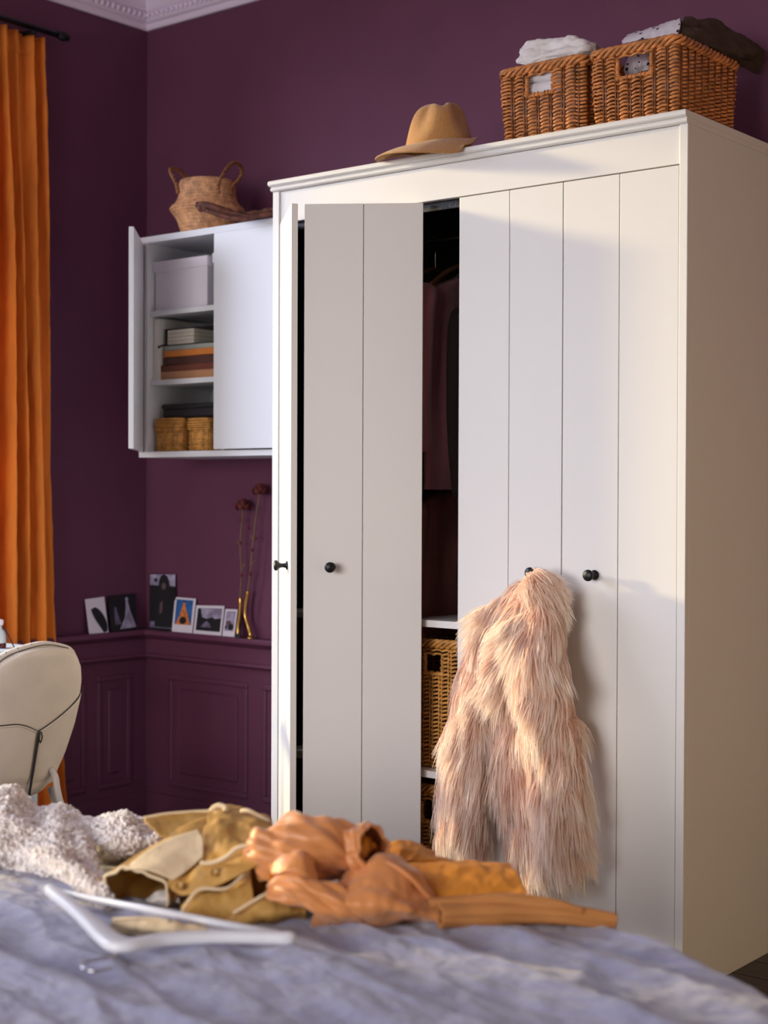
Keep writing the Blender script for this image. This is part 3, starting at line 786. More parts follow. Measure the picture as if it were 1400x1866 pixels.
# ================================================================== PICTURES, VASES ON THE DADO SHELF
def card(px4, ax, val, lean, name, m, label, cat, t=.0022, group=None):
    """card standing on the shelf, corners given tl, tr, br, bl; lean = how far the foot stands off"""
    r = thing(name, label, cat, group)
    P = [onp(*px4[0], ax, val), onp(*px4[1], ax, val), onp(*px4[2], ax, val - lean if ax == 1 else val + lean), onp(*px4[3], ax, val - lean if ax == 1 else val + lean)]
    P = np.array(P); low = min(P[2][2], P[3][2]); P[:, 2] += ZR + .0012 - low; P[2][2] = P[3][2] = ZR + .0012
    n = np.cross(P[1] - P[0], P[3] - P[0]); n /= np.linalg.norm(n)
    if n @ (CPOS - P[0]) < 0: n = -n
    MB().prism(P, -n * t).obj('card', m, r, bevel=.0)
    def uv(u, v, k=.0006): return (P[0] * (1 - u) + P[1] * u) * (1 - v) + (P[3] * (1 - u) + P[2] * u) * v + n * k
    r['n'] = [float(x) for x in n]
    return r, uv, n, P
def patch(r, uv, n, poly, name, m, k=.0004):
    MB().prism([uv(u, v, k) for u, v in poly], n * .00025).obj(name, m, r)
def ell(cx, cy, a, b, n=20): return [(cx + a * math.cos(2 * math.pi * i / n), cy + b * math.sin(2 * math.pi * i / n)) for i in range(n)]
# feather card
r, uv, n, P = card([(155, 1088), (190, 1083), (198, 1146), (163, 1151)], 0, .012, .03, 'feather_card', CARDW, 'white card with a black feather print at the left wall', 'picture')
ax_ = cr([(.36, .28), (.50, .40), (.66, .60), (.80, .80), (.86, .98)], 26); left = []; right = []
for i, (u, v) in enumerate(ax_):
    w_ = .30 * math.sin(math.pi * min(1, .16 + i / 25 * .72)) * (1.0 if i % 2 else .78)
    left.append((max(.02, u - w_), v + .02)); right.append((min(.98, u + w_ * .9), v - .02))
patch(r, uv, n, left + right[::-1], 'feather_print', INK); rebase(r, (P[2] + P[3]) / 2)
# dark print with two pale gowns
r, uv, n, P = card([(197, 1078), (247, 1074), (250, 1138), (203, 1144)], 0, .010, .03, 'dark_print', CARDK, 'black print with two pale gown shapes beside the feather card', 'picture')
patch(r, uv, n, ell(.66, .14, .055, .06), 'pale_shape', PALEI); patch(r, uv, n, [(.62, .20), (.70, .20), (.76, .45), (.97, .92), (.34, .95), (.56, .62), (.60, .4)], 'pale_shape', PALEI)
patch(r, uv, n, ell(.22, .38, .045, .05), 'pale_shape', MIDI); patch(r, uv, n, [(.18, .43), (.27, .43), (.33, .62), (.40, .80), (.18, .82)], 'pale_shape', MIDI); rebase(r, (P[2] + P[3]) / 2)
# portrait print
r, uv, n, P = card([(273, 1045), (321, 1045), (319, 1146), (272, 1145)], 1, -.005, .022, 'portrait_print', CARDK, 'tall dark portrait print of a long haired person in the corner', 'picture')
patch(r, uv, n, [(.02, .01), (.98, .01), (.98, .22), (.02, .20)], 'pale_band', PALEI)
patch(r, uv, n, ell(.24, .11, .07, .035), 'dark_dot', INK, .0007)
patch(r, uv, n, [(.36, .30), (.36, .12), (.44, .03), (.56, .01), (.68, .04), (.76, .14), (.78, .36), (.88, .56), (.92, .95), (.2, .95), (.28, .6)], 'hair_shape', INK, .0009)
patch(r, uv, n, ell(.55, .22, .085, .06), 'face_shape', SKIN, .0012); patch(r, uv, n, [(.42, .52), (.52, .48), (.50, .68), (.40, .72)], 'hand_shape', SKIN, .0012)
patch(r, uv, n, [(.03, .86), (.97, .86), (.97, .97), (.03, .97)], 'table_shape', MIDI, .0006); rebase(r, (P[2] + P[3]) / 2)
# instant photo: orange tower on blue
G_ = 'instant photos on the dado shelf'
r, uv, n, P = card([(319, 1083), (357, 1086), (350, 1149), (313, 1145)], 1, -.012, .034, 'instant_photo', CARDW, 'instant photo of an orange glowing tower on blue sky', 'photo', group=G_)
patch(r, uv, n, [(.1, .06), (.9, .06), (.9, .78), (.1, .78)], 'sky_print', BLUEI)
patch(r, uv, n, [(.44, .14), (.52, .14), (.60, .34), (.74, .56), (.86, .78), (.14, .78), (.30, .56), (.40, .34)], 'tower_print', ORNI, .0008)
patch(r, uv, n, ell(.50, .66, .17, .11), 'dark_arch_print', INK, .0012); patch(r, uv, n, ell(.48, .12, .05, .03), 'tip_print', INK, .0012); rebase(r, (P[2] + P[3]) / 2)
# instant photo: dark shore under a pale sky
r, uv, n, P = card([(358, 1099), (409, 1100), (403, 1153), (352, 1150)], 1, -.012, .034, 'instant_photo', CARDW, 'square instant photo of a pale sky over a dark shore', 'photo', group=G_)
patch(r, uv, n, [(.08, .10), (.94, .10), (.94, .88), (.08, .88)], 'dark_print', INK)
patch(r, uv, n, [(.18, .11), (.93, .11), (.93, .42), (.74, .46), (.60, .40), (.44, .46), (.26, .42)], 'sky_print', PALEI, .0008)
patch(r, uv, n, [(.34, .62), (.44, .54), (.54, .62), (.62, .76), (.24, .76)], 'water_print', MIDI, .0008); rebase(r, (P[2] + P[3]) / 2)
# small instant photo
r, uv, n, P = card([(411, 1104), (433, 1105), (427, 1155), (405, 1153)], 1, -.012, .034, 'instant_photo', CARDW, 'small narrow instant photo of people, beside the brass vases', 'photo', group=G_)
patch(r, uv, n, [(.12, .08), (.88, .08), (.88, .80), (.12, .80)], 'grey_print', PALEI)
patch(r, uv, n, ell(.42, .52, .22, .10), 'figure_print', SKIN, .0008); patch(r, uv, n, ell(.62, .66, .22, .12), 'figure_print', INK, .001); patch(r, uv, n, ell(.24, .66, .10, .06), 'figure_print', INK, .001); rebase(r, (P[2] + P[3]) / 2)
box('x', CARDK, 0, 0, 0, 0, 0, 0) if False else None
r, uv, n, P = card([(434, 1108), (441, 1109), (437, 1156), (429, 1155)], 1, -.012, .05, 'black_card', CARDK, 'narrow black card behind the small instant photo', 'card'); rebase(r, (P[2] + P[3]) / 2)

def vase_flower(vp, rad, sp, head, buds, lab_v, lab_f, y):
    v = thing('brass_vase', lab_v, 'vase', 'brass bud vases on the dado shelf')
    Pv = cr([onp(*p, 1, y) for p in vp], 40); Pv[0][2] = ZR + .0005
    MB().tube(Pv, np.interp(np.linspace(0, 1, 40), [0, .15, .5, .8, 1], rad), 14, cap=False).obj('neck', BRASS, v, solid=.001)
    MB().lathe([(0, 0), (rad[0] * 1.5, 0), (rad[0] * 1.5, .003), (rad[0], .008)], Pv[0], 20).obj('foot', BRASS, v)
    MB().tube([Pv[-1] + np.array([math.cos(a), math.sin(a), 0]) * rad[-1] for a in np.arange(16) * math.pi / 8], .0016, 6, closed=True).obj('lip', BRASS, v)
    rebase(v, Pv[0])
    f = thing('dried_rose', lab_f, 'flower', 'dried roses in the brass vases')
    S = cr([Pv[25]] + [onp(*p, 1, y) for p in sp], 60)
    MB().tube(S, .0030, 6).obj('stem', STEMM, f)
    top = S[-1]
    for k in range(26):
        a = k * 2.399; q = k / 26; r0 = .007 + .021 * q
        c = top + np.array([r0 * math.cos(a), r0 * math.sin(a), .012 - .022 * q])
        L = []
        for u in np.linspace(-1, 1, 5):
            row = []
            for w in np.linspace(0, 1, 4):
                t = np.array([-math.sin(a), math.cos(a), 0]); o_ = np.array([math.cos(a), math.sin(a), 0])
                row.append(c + t * u * .014 * math.sin(math.pi * (.2 + .7 * w)) + o_ * (.006 * w - .004 * u * u) + np.array([0, 0, (w - .3) * .024]))
            L.append(row)
        MB().grid(np.array(L)).obj('petal', PETAL, f, solid=.0008)
    for px, py, r in buds:
        MB().lathe([(0, -r * 1.3), (r * .8, -r * .6), (r, 0), (r * .6, r), (0, r * 1.5)], onp(px, py, 1, y - .004), 10).obj('bud', PETAL, f)
    for px, py, qx, qy in [(sp[1][0], sp[1][1], sp[1][0] + 7, sp[1][1] - 14), (sp[2][0], sp[2][1], sp[2][0] - 7, sp[2][1] - 10)]:
        MB().tube([onp(px, py, 1, y), onp((px + qx) / 2, (py + qy) / 2 - 2, 1, y - .004), onp(qx, qy, 1, y - .006)], [.0016, .0030, .0006], 6).obj('dry_leaf', STEMM, f)
    rebase(f, S[0])
YV = -.047
vase_flower([(434, 1156), (434, 1140), (437, 1118), (438, 1100), (438, 1090)], [.0085, .0075, .0065, .0078, .0065],
            [(438, 1085), (440, 1040), (438, 995), (441, 950), (443, 922)], None, [(438, 948, .006), (438, 990, .006), (440, 1048, .0065)],
            'thin brass bud vase beside the narrow instant photo', 'dried red rose on a long stem in the left brass vase', YV)
vase_flower([(457, 1157), (452, 1140), (447, 1122), (448, 1100), (452, 1078)], [.0105, .0085, .0070, .0082, .0085],
            [(454, 1060), (457, 1035), (462, 985), (467, 940), (474, 894)], None, [(453, 962, .007), (466, 981, .006), (460, 1002, .006), (456, 1046, .007), (461, 925, .005)],
            'curved brass bud vase nearest the white wardrobe', 'tallest dried red rose in the curved brass vase', YV)

# ================================================================== CURTAIN
cu = thing('curtain', 'burnt orange linen curtain hanging in folds at the left wall', 'curtain')
rows = []
y_l = -.890
for q in np.linspace(0, 1, 110):
    z = 3.085 + (.02 - 3.085) * q
    yr = np.interp(z, [0, .11, .78, 1.36, 2.2, 3.1], [-.455, -.462, -.512, -.530, -.552, -.568])
    row = []
    for k in range(170):
        u = k / 169
        y = yr + (y_l - yr) * u
        w_ = u + .012 * math.sin(q * 5 + u * 9)
        # deep soft pleats of unequal width
        f = 0
        for c0, wd, am in ((.03, .050, .034), (.22, .058, .050), (.42, .050, .044), (.61, .060, .056), (.81, .060, .055), (.99, .06, .06)):
            f += am * math.exp(-((w_ - c0 - .015 * math.sin(q * 3.1 + c0 * 9)) / wd) ** 2)
        f += .006 * math.sin(u * 40 + 3 * math.sin(q * 3))
        x = .012 + 1.75 * f * (.62 + .38 * min(1, q * 4)) + .012 * q * math.sin(u * 7)
        row.append((x, y, z))
    rows.append(row)
Gc = np.array(rows)
Gc = wrinkle(Gc, .007, 8, 4.0, ((1, 0, 0), (0, 1, 0), (0, 0, .15)))
Gc = wrinkle(Gc, .0035, 26, 9.0, ((1, 0, 0), (0, 1, 0), (0, 0, .5)))
Gc[..., 0] = np.maximum(Gc[..., 0], .006)
MB().grid(Gc).obj('fabric', CURT, cu, solid=.0015)
hb = Gc[:3, :, :].copy(); 
MB().grid(np.array([Gc[0] + (0.002, 0, .03), Gc[0] + (.002, 0, 0), Gc[2] + (.002, 0, 0)])).obj('heading_tape', CURT, cu, solid=.002)
rebase(cu, (.07, -.9, 0.02))
rod = thing('curtain_rod', 'dark curtain rod high on the left wall above the orange curtain', 'curtain rod')
MB().tube([(.072, -.52, 3.135), (.072, -3.6, 3.135)], .012, 14).obj('pole', BLACK, rod)
MB().lathe([(0, -.03), (.014, -.025), (.02, 0), (.014, .025), (0, .03)], (0, 0, 0), 16, axis='y').obj('finial', BLACK, rod).location = (.072, -.50, 3.135)
box('bracket', BLACK, .0, .085, -.66, -.63, 3.105, 3.122, rod)
rebase(rod, (.072, -.6, 3.135))

# ================================================================== DESK, BOTTLE
dk = thing('desk', 'pale blue white desk behind the chair, beside the orange curtain', 'desk')
box('desktop', DESKM, .145, .47, -1.95, -.893, .795, .82, dk, bevel=.003)
for x in (.16, .44):
    for y in (-.93, -1.93): box('leg', DESKM, x - .014, x + .014, y - .014, y + .014, 0, .794, dk)
rebase(dk, (.3, -1.4, 0))
bo = thing('glass_bottle', 'small grey glass bottle with a white cap standing behind the chair', 'bottle')
c0 = np.array([.375, -1.018, .8205])
MB().lathe([(0, 0), (.020, 0), (.021, .003), (.021, .018), (.0, .018)], c0, 24).obj('liquid', REDLIQ, bo)
MB().lathe([(.0215, .018), (.021, .045), (.018, .058), (.008, .068), (.007, .080), (.0, .080)], c0, 24).obj('body', GLASS, bo)
MB().lathe([(.0, .080), (.010, .080), (.013, .092), (.012, .099), (0, .101)], c0, 24).obj('cap', CARDW, bo)
MB().tube(cr([c0 + np.array([.008, .004, .075]), c0 + np.array([.022, .014, .052]), c0 + np.array([.036, .022, .022]), c0 + np.array([.044, .028, .002])], 14), .0022, 6).obj('cord', ZIP, bo)
rebase(bo, c0)

# ================================================================== CHAIR
ch = thing('upholstered_chair', 'cream upholstered chair with a rounded zipped back cover beside the bed', 'chair')
CC = np.array([.912, -1.300])      # back centre line at z = .62
RC = .54
outl = [(.400, .02), (.412, .075), (.45, .118), (.53, .160), (.62, .190), (.70, .202), (.76, .198), (.81, .180), (.85, .142), (.875, .09), (.884, .03)]
def half(z): return float(np.interp(z, [p[0] for p in outl], [p[1] for p in outl]))
def shell(s, z, off=0.0):
    """s = signed arc length from the centre line, z height, off = outwards"""
    a = s / RC
    lean = (z - .62) * .24 - .06 * max(0, z - .78)
    R = RC + off
    return np.array([CC[0] + lean - RC + R * math.cos(a), CC[1] + R * math.sin(a), z])
def shell_part(f, z0, z1, s0, s1, off, nz_=26, ns=30, th=.0):
    G = []
    for z in np.linspace(z0, z1, nz_):
        h = half(z); row = []
        for t in np.linspace(-1, 1, ns):
            s = h * t
            o = off * math.sqrt(max(0, 1 - abs(t) ** 4))
            row.append(shell(s, z, o))
        G.append(row)
    return np.array(G)
Z = 1 - (1 - np.linspace(0, 1, 34)) ** 1.0
def cover(off, sc_=1.0, zz=(.405, .884), n=44, m=44):
    G = []
    for q in np.linspace(0, 1, n):
        qq = .5 - .5 * math.cos(math.pi * q)
        z = zz[0] + (zz[1] - zz[0]) * qq
        h = half(z) * sc_; row = []
        edge = min(1, min(q, 1 - q) * 7)
        for t in np.linspace(-1, 1, m):
            tt = math.sin(t * math.pi / 2)
            o = off * (max(0, 1 - abs(tt) ** 5)) ** .5 * edge ** .5
            row.append(shell(h * tt, z, o))
        G.append(row)
    return np.array(G)
MB().grid(cover(.030)).obj('back_cover', CHAIRF, ch)
MB().grid(cover(-.035)).obj('back_cushion', CHAIRF, ch)
# piped rim round the cushion edge with a row of stitch holes
rim_p = [shell(half(z), z, 0) for z in np.linspace(.405, .884, 30)] + [shell(-half(z), z, 0) for z in np.linspace(.884, .405, 30)]
MB().tube(cr(rim_p, 140) + np.array([-.012, 0, .004]), .013, 8).obj('piping', CHAIRF, ch)
MB().tube(cr([p + np.array([.008, 0, .006]) for p in rim_p[28:60]], 140), .0016, 5).obj('seam', ZIP, ch)
# perforations along the rim
pf = MB()
rp_ = cr(rim_p, 300)
for p in rp_[140:270:3]:
    pf.lathe([(0, -.0024), (.0024, 0), (0, .0024)], p + np.array([-.006, -.0085, .0120]), 6)
tag(pf.obj('perforations', ZIP, ch), kind='stuff')
# lower cover: two overlapping flaps meeting at the zip
def flap(side, name):
    G = []
    for q in np.linspace(0, 1, 26):
        row = []
        for t in np.linspace(0, 1, 24):
            # upper edge of each flap
            if side > 0: ztop = .618 + .105 * t ** 1.15
            else: ztop = .618 + .030 * math.sin(min(1, t * 2.2) * math.pi / 2)
            z = .412 + (ztop - .412) * q
            h = half(z) * .995
            s0 = .006 if side > 0 else -.004
            s = s0 + (side * h - s0) * t
            tt = s / max(h, 1e-3)
            o = .0325 * (max(0, 1 - abs(tt) ** 5)) ** .5 * min(1, (z - .405) / .478 * 7) ** .5 + .002
            row.append(shell(s, z, o))
        G.append(row)
    G = np.array(G)
    o = MB().grid(G).obj(name, CHAIRF, ch, solid=.003)
    MB().tube(G[-1] + np.array([.002, -.0015, 0]), .0026, 6).obj('flap_hem', CHAIRF, ch)
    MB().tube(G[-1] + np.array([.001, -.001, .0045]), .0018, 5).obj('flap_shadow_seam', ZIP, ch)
    return G
flap(1, 'cover_flap'); flap(-1, 'cover_flap')
zp = [shell(.001, z, .0385) for z in np.linspace(.416, .622, 24)]
MB().tube(zp, .0042, 6).obj('zip', ZIP, ch)
MB().tube(cr([shell(.006, .618, .043), shell(.010, .600, .046), shell(.006, .584, .046), shell(.001, .597, .045)], 14), .0022, 6).obj('zip_pull', ZIP, ch)
# seat and legs
Gs = []
for q in np.linspace(0, 1, 12):
    Gs.append([(.64 + (.23 + .02 * math.sin(math.pi * q)) * math.sqrt(max(0, 1 - (1 - 2 * 1 * 0) * 0)) * math.cos(a) * (1 - .10 * (2 * q - 1) ** 4), -1.29 + .225 * math.sin(a) * (1 - .10 * (2 * q - 1) ** 4), .415 + .05 * q) for a in np.arange(40) * 2 * math.pi / 40])
sg = MB().grid(np.array(Gs), closed_u=True); sg.f.append(tuple(range(40))); sg.f.append(tuple(len(Gs) * 40 - 1 - k for k in range(40))); sg.smooth += [False, False]
sg.obj('seat', CHAIRF, ch)
for sx, sy in ((1, 1), (1, -1), (-1, 1), (-1, -1)):
    bx_, by_ = .64 + sx * .13, -1.29 + sy * .16
    P = cr([(bx_ + sx * .02, by_ + sy * .01, .40), (bx_ + sx * .035, by_ + sy * .03, .30), (bx_ + sx * .07, by_ + sy * .055, .14), (bx_ + sx * .10, by_ + sy * .075, 0.0)], 16)
    MB().tube(P, np.linspace(.016, .011, 16), 10).obj('leg', LEGM, ch)
P = cr([at(92, 1400, 4.80), at(101, 1416, 4.80), at(105, 1440, 4.79), at(112, 1466, 4.78), at(128, 1492, 4.76), at(150, 1520, 4.74)], 24)
MB().tube(P, .0105, 10).obj('back_tube', LEGM, ch)
rebase(ch, (.70, -1.29, 0))
# pale blue cloth glimpsed under the chair
# ================================================================== BED
bed = thing('bed', 'bed in the foreground under a rumpled lavender linen bedspread', 'bed')
BX0, BX1, BY0, BY1 = .95, 4.12, -4.05, -1.80
def bed_h(x, y):
    z = .606
    q_ = min(1, max(0, (2.95 - x) / .55)); y1 = BY1 - .52 * max(0, x - 3.1) ** 2 - .22 * q_ * q_ * (3 - 2 * q_)
    # rounded rim
    dx = min(x - BX0, BX1 - x); dy = min(y1 - y, y - BY0)
    r = .16
    def drop(d): return 0 if d > r else r - math.sqrt(max(0, r * r - (r - max(0, d)) ** 2))
    return z - max(drop(dx), drop(dy)) - 1.5 * max(0, -min(dx, dy))
nx_, ny_ = 420, 320
xs = np.concatenate([np.linspace(BX0, 1.8, 40, endpoint=False), np.linspace(1.8, BX1, nx_ - 40)])
ys = np.concatenate([np.linspace(BY0, -3.3, 30, endpoint=False), np.linspace(-3.3, BY1, ny_ - 30)])
Gb = np.zeros((nx_, ny_, 3))
for i, x in enumerate(xs):
    for j, y in enumerate(ys):
        z = bed_h(x, y)
        # long soft folds running with the bed plus crumpled linen
        w = y + .10 * x; u = x
        fold = abs(noise.noise(Vector((w * 4.6 + .9 * noise.noise(Vector((x * 1.1, y * 1.1, 0))), u * .85, .3))))
        crum = noise.fractal(Vector((w * 17, u * 8, 1.7)), 1.0, 2.0, 4)
        rid = 1 - 2 * abs(noise.noise(Vector((w * 9 + .6 * noise.noise(Vector((x * 3, y * 3, 5))), u * 3.2, 7.3))))
        k_ = min(1, max(0, (BY1 - .52 * max(0, x - 3.1) ** 2 - y)) * 5)
        z += (.022 * (1 - fold * 2.2) - .010) * k_ + .008 * crum + .010 * rid * k_
        Gb[i, j] = (x, y, z)
# skirt hanging down around
def ring_of(G): return np.concatenate([G[:, -1][:-1], G[-1, ::-1][:-1], G[::-1, 0][:-1], G[0, :][:-1]])
MB().grid(Gb).obj('bedspread', BEDM, bed)
R0 = ring_of(Gb); cen_ = np.array([(BX0 + BX1) / 2, (BY0 + BY1) / 2, 0])
sk = [R0]
for z in (.34, .2, .06):
    Rz = R0.copy(); t = np.linspace(0, 60 * math.pi, len(R0)); out = (Rz - cen_) * np.array([1, 1, 0]); out /= np.linalg.norm(out, axis=1)[:, None]
    Rz[:, 2] = np.minimum(Rz[:, 2] - .01, z); Rz += out * (.006 + .012 * np.sin(t))[:, None] * (.5 - z)
    sk.append(Rz)
MB().grid(np.array(sk), closed_u=True).obj('bedspread_skirt', BEDM, bed)
box('mattress', LINEN, BX0 + .08, 3.2, BY0 + .08, BY1 - .42, .2, .48, bed, bevel=.03)
for x in (BX0 + .15, 3.15):
    for y in (BY0 + .15, BY1 - .45): box('leg', WOODH, x - .03, x + .03, y - .03, y + .03, 0, .2, bed)
rebase(bed, (2.4, -3.0, 0))
def zbed(x, y): return bed_h(x, y)

# ------------------------------------------------------------------ heaps of clothes
def ground(px, py, z=.60): return onp(px, py, 2, z)
def dep(p): return float((np.asarray(p) - CPOS) @ CW)
def heap(rows, back=.12, zb=.585):
    """rows (px,py,depth) from the foot near the camera up to the crest; a back side is added beyond the crest"""
    R = [[at(*p) for p in r] for r in rows]
    away = np.array([CW[0], CW[1], 0]) / math.hypot(CW[0], CW[1])
    crest = R[-1]
    R.append([p + away * back * .45 + np.array([0, 0, -.012]) for p in crest])
    R.append([np.array([*(p + away * back)[:2], zb + max(0, (p[2] - zb)) * .35]) for p in crest])
    R.append([np.array([*(p + away * back * 1.15)[:2], zb]) for p in crest])
    return R
def foot(px, py, z=.596):
    p = ground(px, py, z); return (px, py, dep(p))

# --- knitted boucle sweater
sw = thing('boucle_sweater', 'oatmeal boucle knit sweater heaped at the left side of the bed', 'sweater')
def boucle(rows, nu, nv, seed, name, back=.16):
    G = surf(heap(rows, back), nu, nv)
    G = wrinkle(G, .012, 14, seed); N_ = normals(G)
    if N_[nu // 3, nv // 2] @ CW > 0: N_ = -N_
    b = nz(G, 110, seed + 2, 2)
    G = G + N_ * (.0045 * b)[..., None]
    o = MB().grid(G).obj(name, BOUCB, sw)
    # loops of yarn standing out of the knit
    lp = MB(); cnt = int(nu * nv * .30)
    ico = [(0, 0, 1), (.89, 0, .45), (.28, .85, .45), (-.72, .53, .45), (-.72, -.53, .45), (.28, -.85, .45), (.72, .53, -.45), (-.28, .85, -.45), (-.89, 0, -.45), (-.28, -.85, -.45), (.72, -.53, -.45), (0, 0, -1)]
    fac = [(0, 1, 2), (0, 2, 3), (0, 3, 4), (0, 4, 5), (0, 5, 1), (1, 6, 2), (2, 7, 3), (3, 8, 4), (4, 9, 5), (5, 10, 1), (6, 7, 2), (7, 8, 3), (8, 9, 4), (9, 10, 5), (10, 6, 1), (11, 7, 6), (11, 8, 7), (11, 9, 8), (11, 10, 9), (11, 6, 10)]
    ico = np.array(ico)
    for _ in range(cnt):
        i, j = rng.integers(1, int(nu * .72)), rng.integers(1, nv - 1)
        r = rng.uniform(.0022, .0048)
        lp.add(G[i, j] + N_[i, j] * r * .5 + ico * r * rng.uniform(.7, 1.3, 3), fac, True)
    tag(lp.obj('yarn_loops', BOUC, sw, fix=False), kind='stuff')
    return G
boucle([[foot(-70, 1585), foot(-20, 1592), foot(30, 1600), foot(70, 1606), foot(110, 1612), foot(150, 1628), foot(184, 1640)],
        [(-70, 1545, 2.98), (-20, 1555, 2.96), (30, 1560, 2.96), (70, 1572, 2.94), (110, 1580, 2.92), (150, 1600, 2.88), (190, 1622, 2.85)],
        [(-70, 1500, 3.04), (-20, 1505, 3.03), (25, 1512, 3.03), (70, 1525, 3.02), (110, 1530, 3.00), (150, 1552, 2.97), (186, 1585, 2.92)],
        [(-70, 1462, 3.12), (-20, 1458, 3.13), (25, 1470, 3.13), (65, 1492, 3.13), (105, 1492, 3.12), (140, 1508, 3.09), (172, 1545, 3.04)],
        [(-70, 1444, 3.24), (-20, 1441, 3.24), (18, 1440, 3.24), (58, 1472, 3.24), (103, 1472, 3.24), (140, 1492, 3.22), (166, 1500, 3.18)]], 130, 150, 1.0, 'body')
boucle([[foot(176, 1572), foot(205, 1566), foot(240, 1563), foot(275, 1552), foot(296, 1540)],
        [(170, 1545, 3.08), (200, 1545, 3.06), (238, 1542, 3.06), (275, 1535, 3.08), (298, 1530, 3.1)],
        [(168, 1515, 3.13), (198, 1512, 3.11), (236, 1510, 3.11), (272, 1518, 3.13), (296, 1526, 3.15)],
        [(170, 1496, 3.22), (200, 1485, 3.22), (228, 1484, 3.22), (262, 1502, 3.22), (292, 1522, 3.2)]], 80, 90, 5.0, 'sleeve_fold')
Ga = cr([at(70, 1558, 2.90), at(105, 1575, 2.86), at(140, 1598, 2.81), at(172, 1622, 2.77), at(200, 1648, 2.72)], 50)
tb = MB().tube(Ga, np.interp(np.linspace(0, 1, 50), [0, .1, .8, 1], [.012, .017, .016, .012]) * (1 + .12 * np.sin(np.arange(50) * 1.9)), 20)
tb.obj('cuff', BOUCB, sw)
lp = MB(); VV = np.array(tb.v)
ICO = np.array([(0, 0, 1), (.89, 0, .45), (.28, .85, .45), (-.72, .53, .45), (-.72, -.53, .45), (.28, -.85, .45), (.72, .53, -.45), (-.28, .85, -.45), (-.89, 0, -.45), (-.28, -.85, -.45), (.72, -.53, -.45), (0, 0, -1)])
IF = [(0, 1, 2), (0, 2, 3), (0, 3, 4), (0, 4, 5), (0, 5, 1), (1, 6, 2), (2, 7, 3), (3, 8, 4), (4, 9, 5), (5, 10, 1), (6, 7, 2), (7, 8, 3), (8, 9, 4), (9, 10, 5), (10, 6, 1), (11, 7, 6), (11, 8, 7), (11, 9, 8), (11, 10, 9), (11, 6, 10)]
for _ in range(900):
    r = rng.uniform(.0022, .0045); lp.add(VV[rng.integers(0, len(VV))] + rng.normal(0, .002, 3) + ICO * r * rng.uniform(.7, 1.3, 3), IF, True)
tag(lp.obj('yarn_loops', BOUC, sw, fix=False), kind='stuff')
rebase(sw, ground(60, 1560, .6))

# --- fabric tube: a crumpled sleeve-like roll along a path
def ftube(path, rad, nu, nv, seed, amp=.008, s=16, flat=1.0, along=.35, amp2=.003, s2=45):
    P = cr([at(*p) for p in path], nu); R = np.interp(np.linspace(0, 1, nu), np.linspace(0, 1, len(rad)), rad)
    T = np.gradient(P, axis=0); T /= np.linalg.norm(T, axis=1)[:, None]
    up = np.array([0, 0, 1.0]); A = np.cross(T, up); A /= np.linalg.norm(A, axis=1)[:, None]; B = np.cross(A, T)
    ang = np.linspace(0, 2 * math.pi, nv)
    G = P[:, None, :] + R[:, None, None] * (np.cos(ang)[None, :, None] * A[:, None, :] + flat * np.sin(ang)[None, :, None] * B[:, None, :])
    # folds: slanting round the roll, plus slow swellings
    for i in range(nu):
        for j in range(nv):
            a = ang[j]; q = i / nu; tw = a + q * 2.2
            f = noise.fractal(Vector((math.cos(tw) * s * .12 + seed, math.sin(tw) * s * .12 - seed, q * s * along * .5)), 1.0, 2.0, 2)
            f = 1.3 * f
            g = noise.noise(Vector((math.cos(a) * 1.4 + seed * 2, math.sin(a) * 1.4, q * 3 + seed)))
            d = (G[i, j] - P[i]); L_ = np.linalg.norm(d) + 1e-9
            G[i, j] += d / L_ * (amp * f + amp2 * 3 * g)
    return G

# --- khaki shirt
ks = thing('khaki_shirt', 'khaki cotton shirt with amber buttons crumpled between sweater and copper blouse', 'shirt')
# shoulder with the wide neck opening facing the camera
G = ftube([(248, 1628, 2.74), (282, 1600, 2.80), (330, 1568, 2.86), (380, 1535, 2.91), (440, 1518, 2.93)], [.068, .062, .058, .052, .045], 70, 70, 3.0, amp=.007, flat=.72)
MB().grid(G).obj('shoulder', KHAKI, ks, solid=.0018)
MB().tube(G[0], .0032, 8, closed=True).obj('neck_binding', KHAKI2, ks)
# upper collar flap at the back
cl = pull([[(262, 1491, 2.93), (300, 1484, 2.94), (345, 1480, 2.95), (386, 1478, 2.95)], [(266, 1500, 2.90), (304, 1498, 2.92), (345, 1494, 2.93), (390, 1486, 2.94)], [(282, 1514, 2.88), (312, 1512, 2.89), (350, 1508, 2.90), (392, 1502, 2.91)], [(292, 1524, 2.87), (322, 1528, 2.87), (356, 1526, 2.88), (394, 1520, 2.89)]], 0)
clump('collar_flap', KHAKI, cl, 24, 40, parent=ks, amp=.003, s=30, seed=2, solid=.002)
E_ = cr([at(*p) for p in [(262, 1491, 2.93), (300, 1484, 2.94), (345, 1480, 2.95), (386, 1478, 2.95)]], 30); MB().tube(E_, .0036, 6).obj('collar_edge', KHAKI2, ks)
# sunlit flank of the shoulder, put in as a paler piece of cloth
cl = pull([[(226, 1585, 2.735), (262, 1556, 2.755), (305, 1530, 2.78), (362, 1511, 2.80)], [(264, 1584, 2.705), (300, 1566, 2.73), (335, 1548, 2.755), (370, 1530, 2.77)], [(316, 1604, 2.69), (334, 1592, 2.70), (352, 1578, 2.72), (370, 1562, 2.735)]], 0)
clump('lit_facing', KHAKI2, cl, 30, 44, parent=ks, amp=.0015, s=26, seed=6, solid=.002)
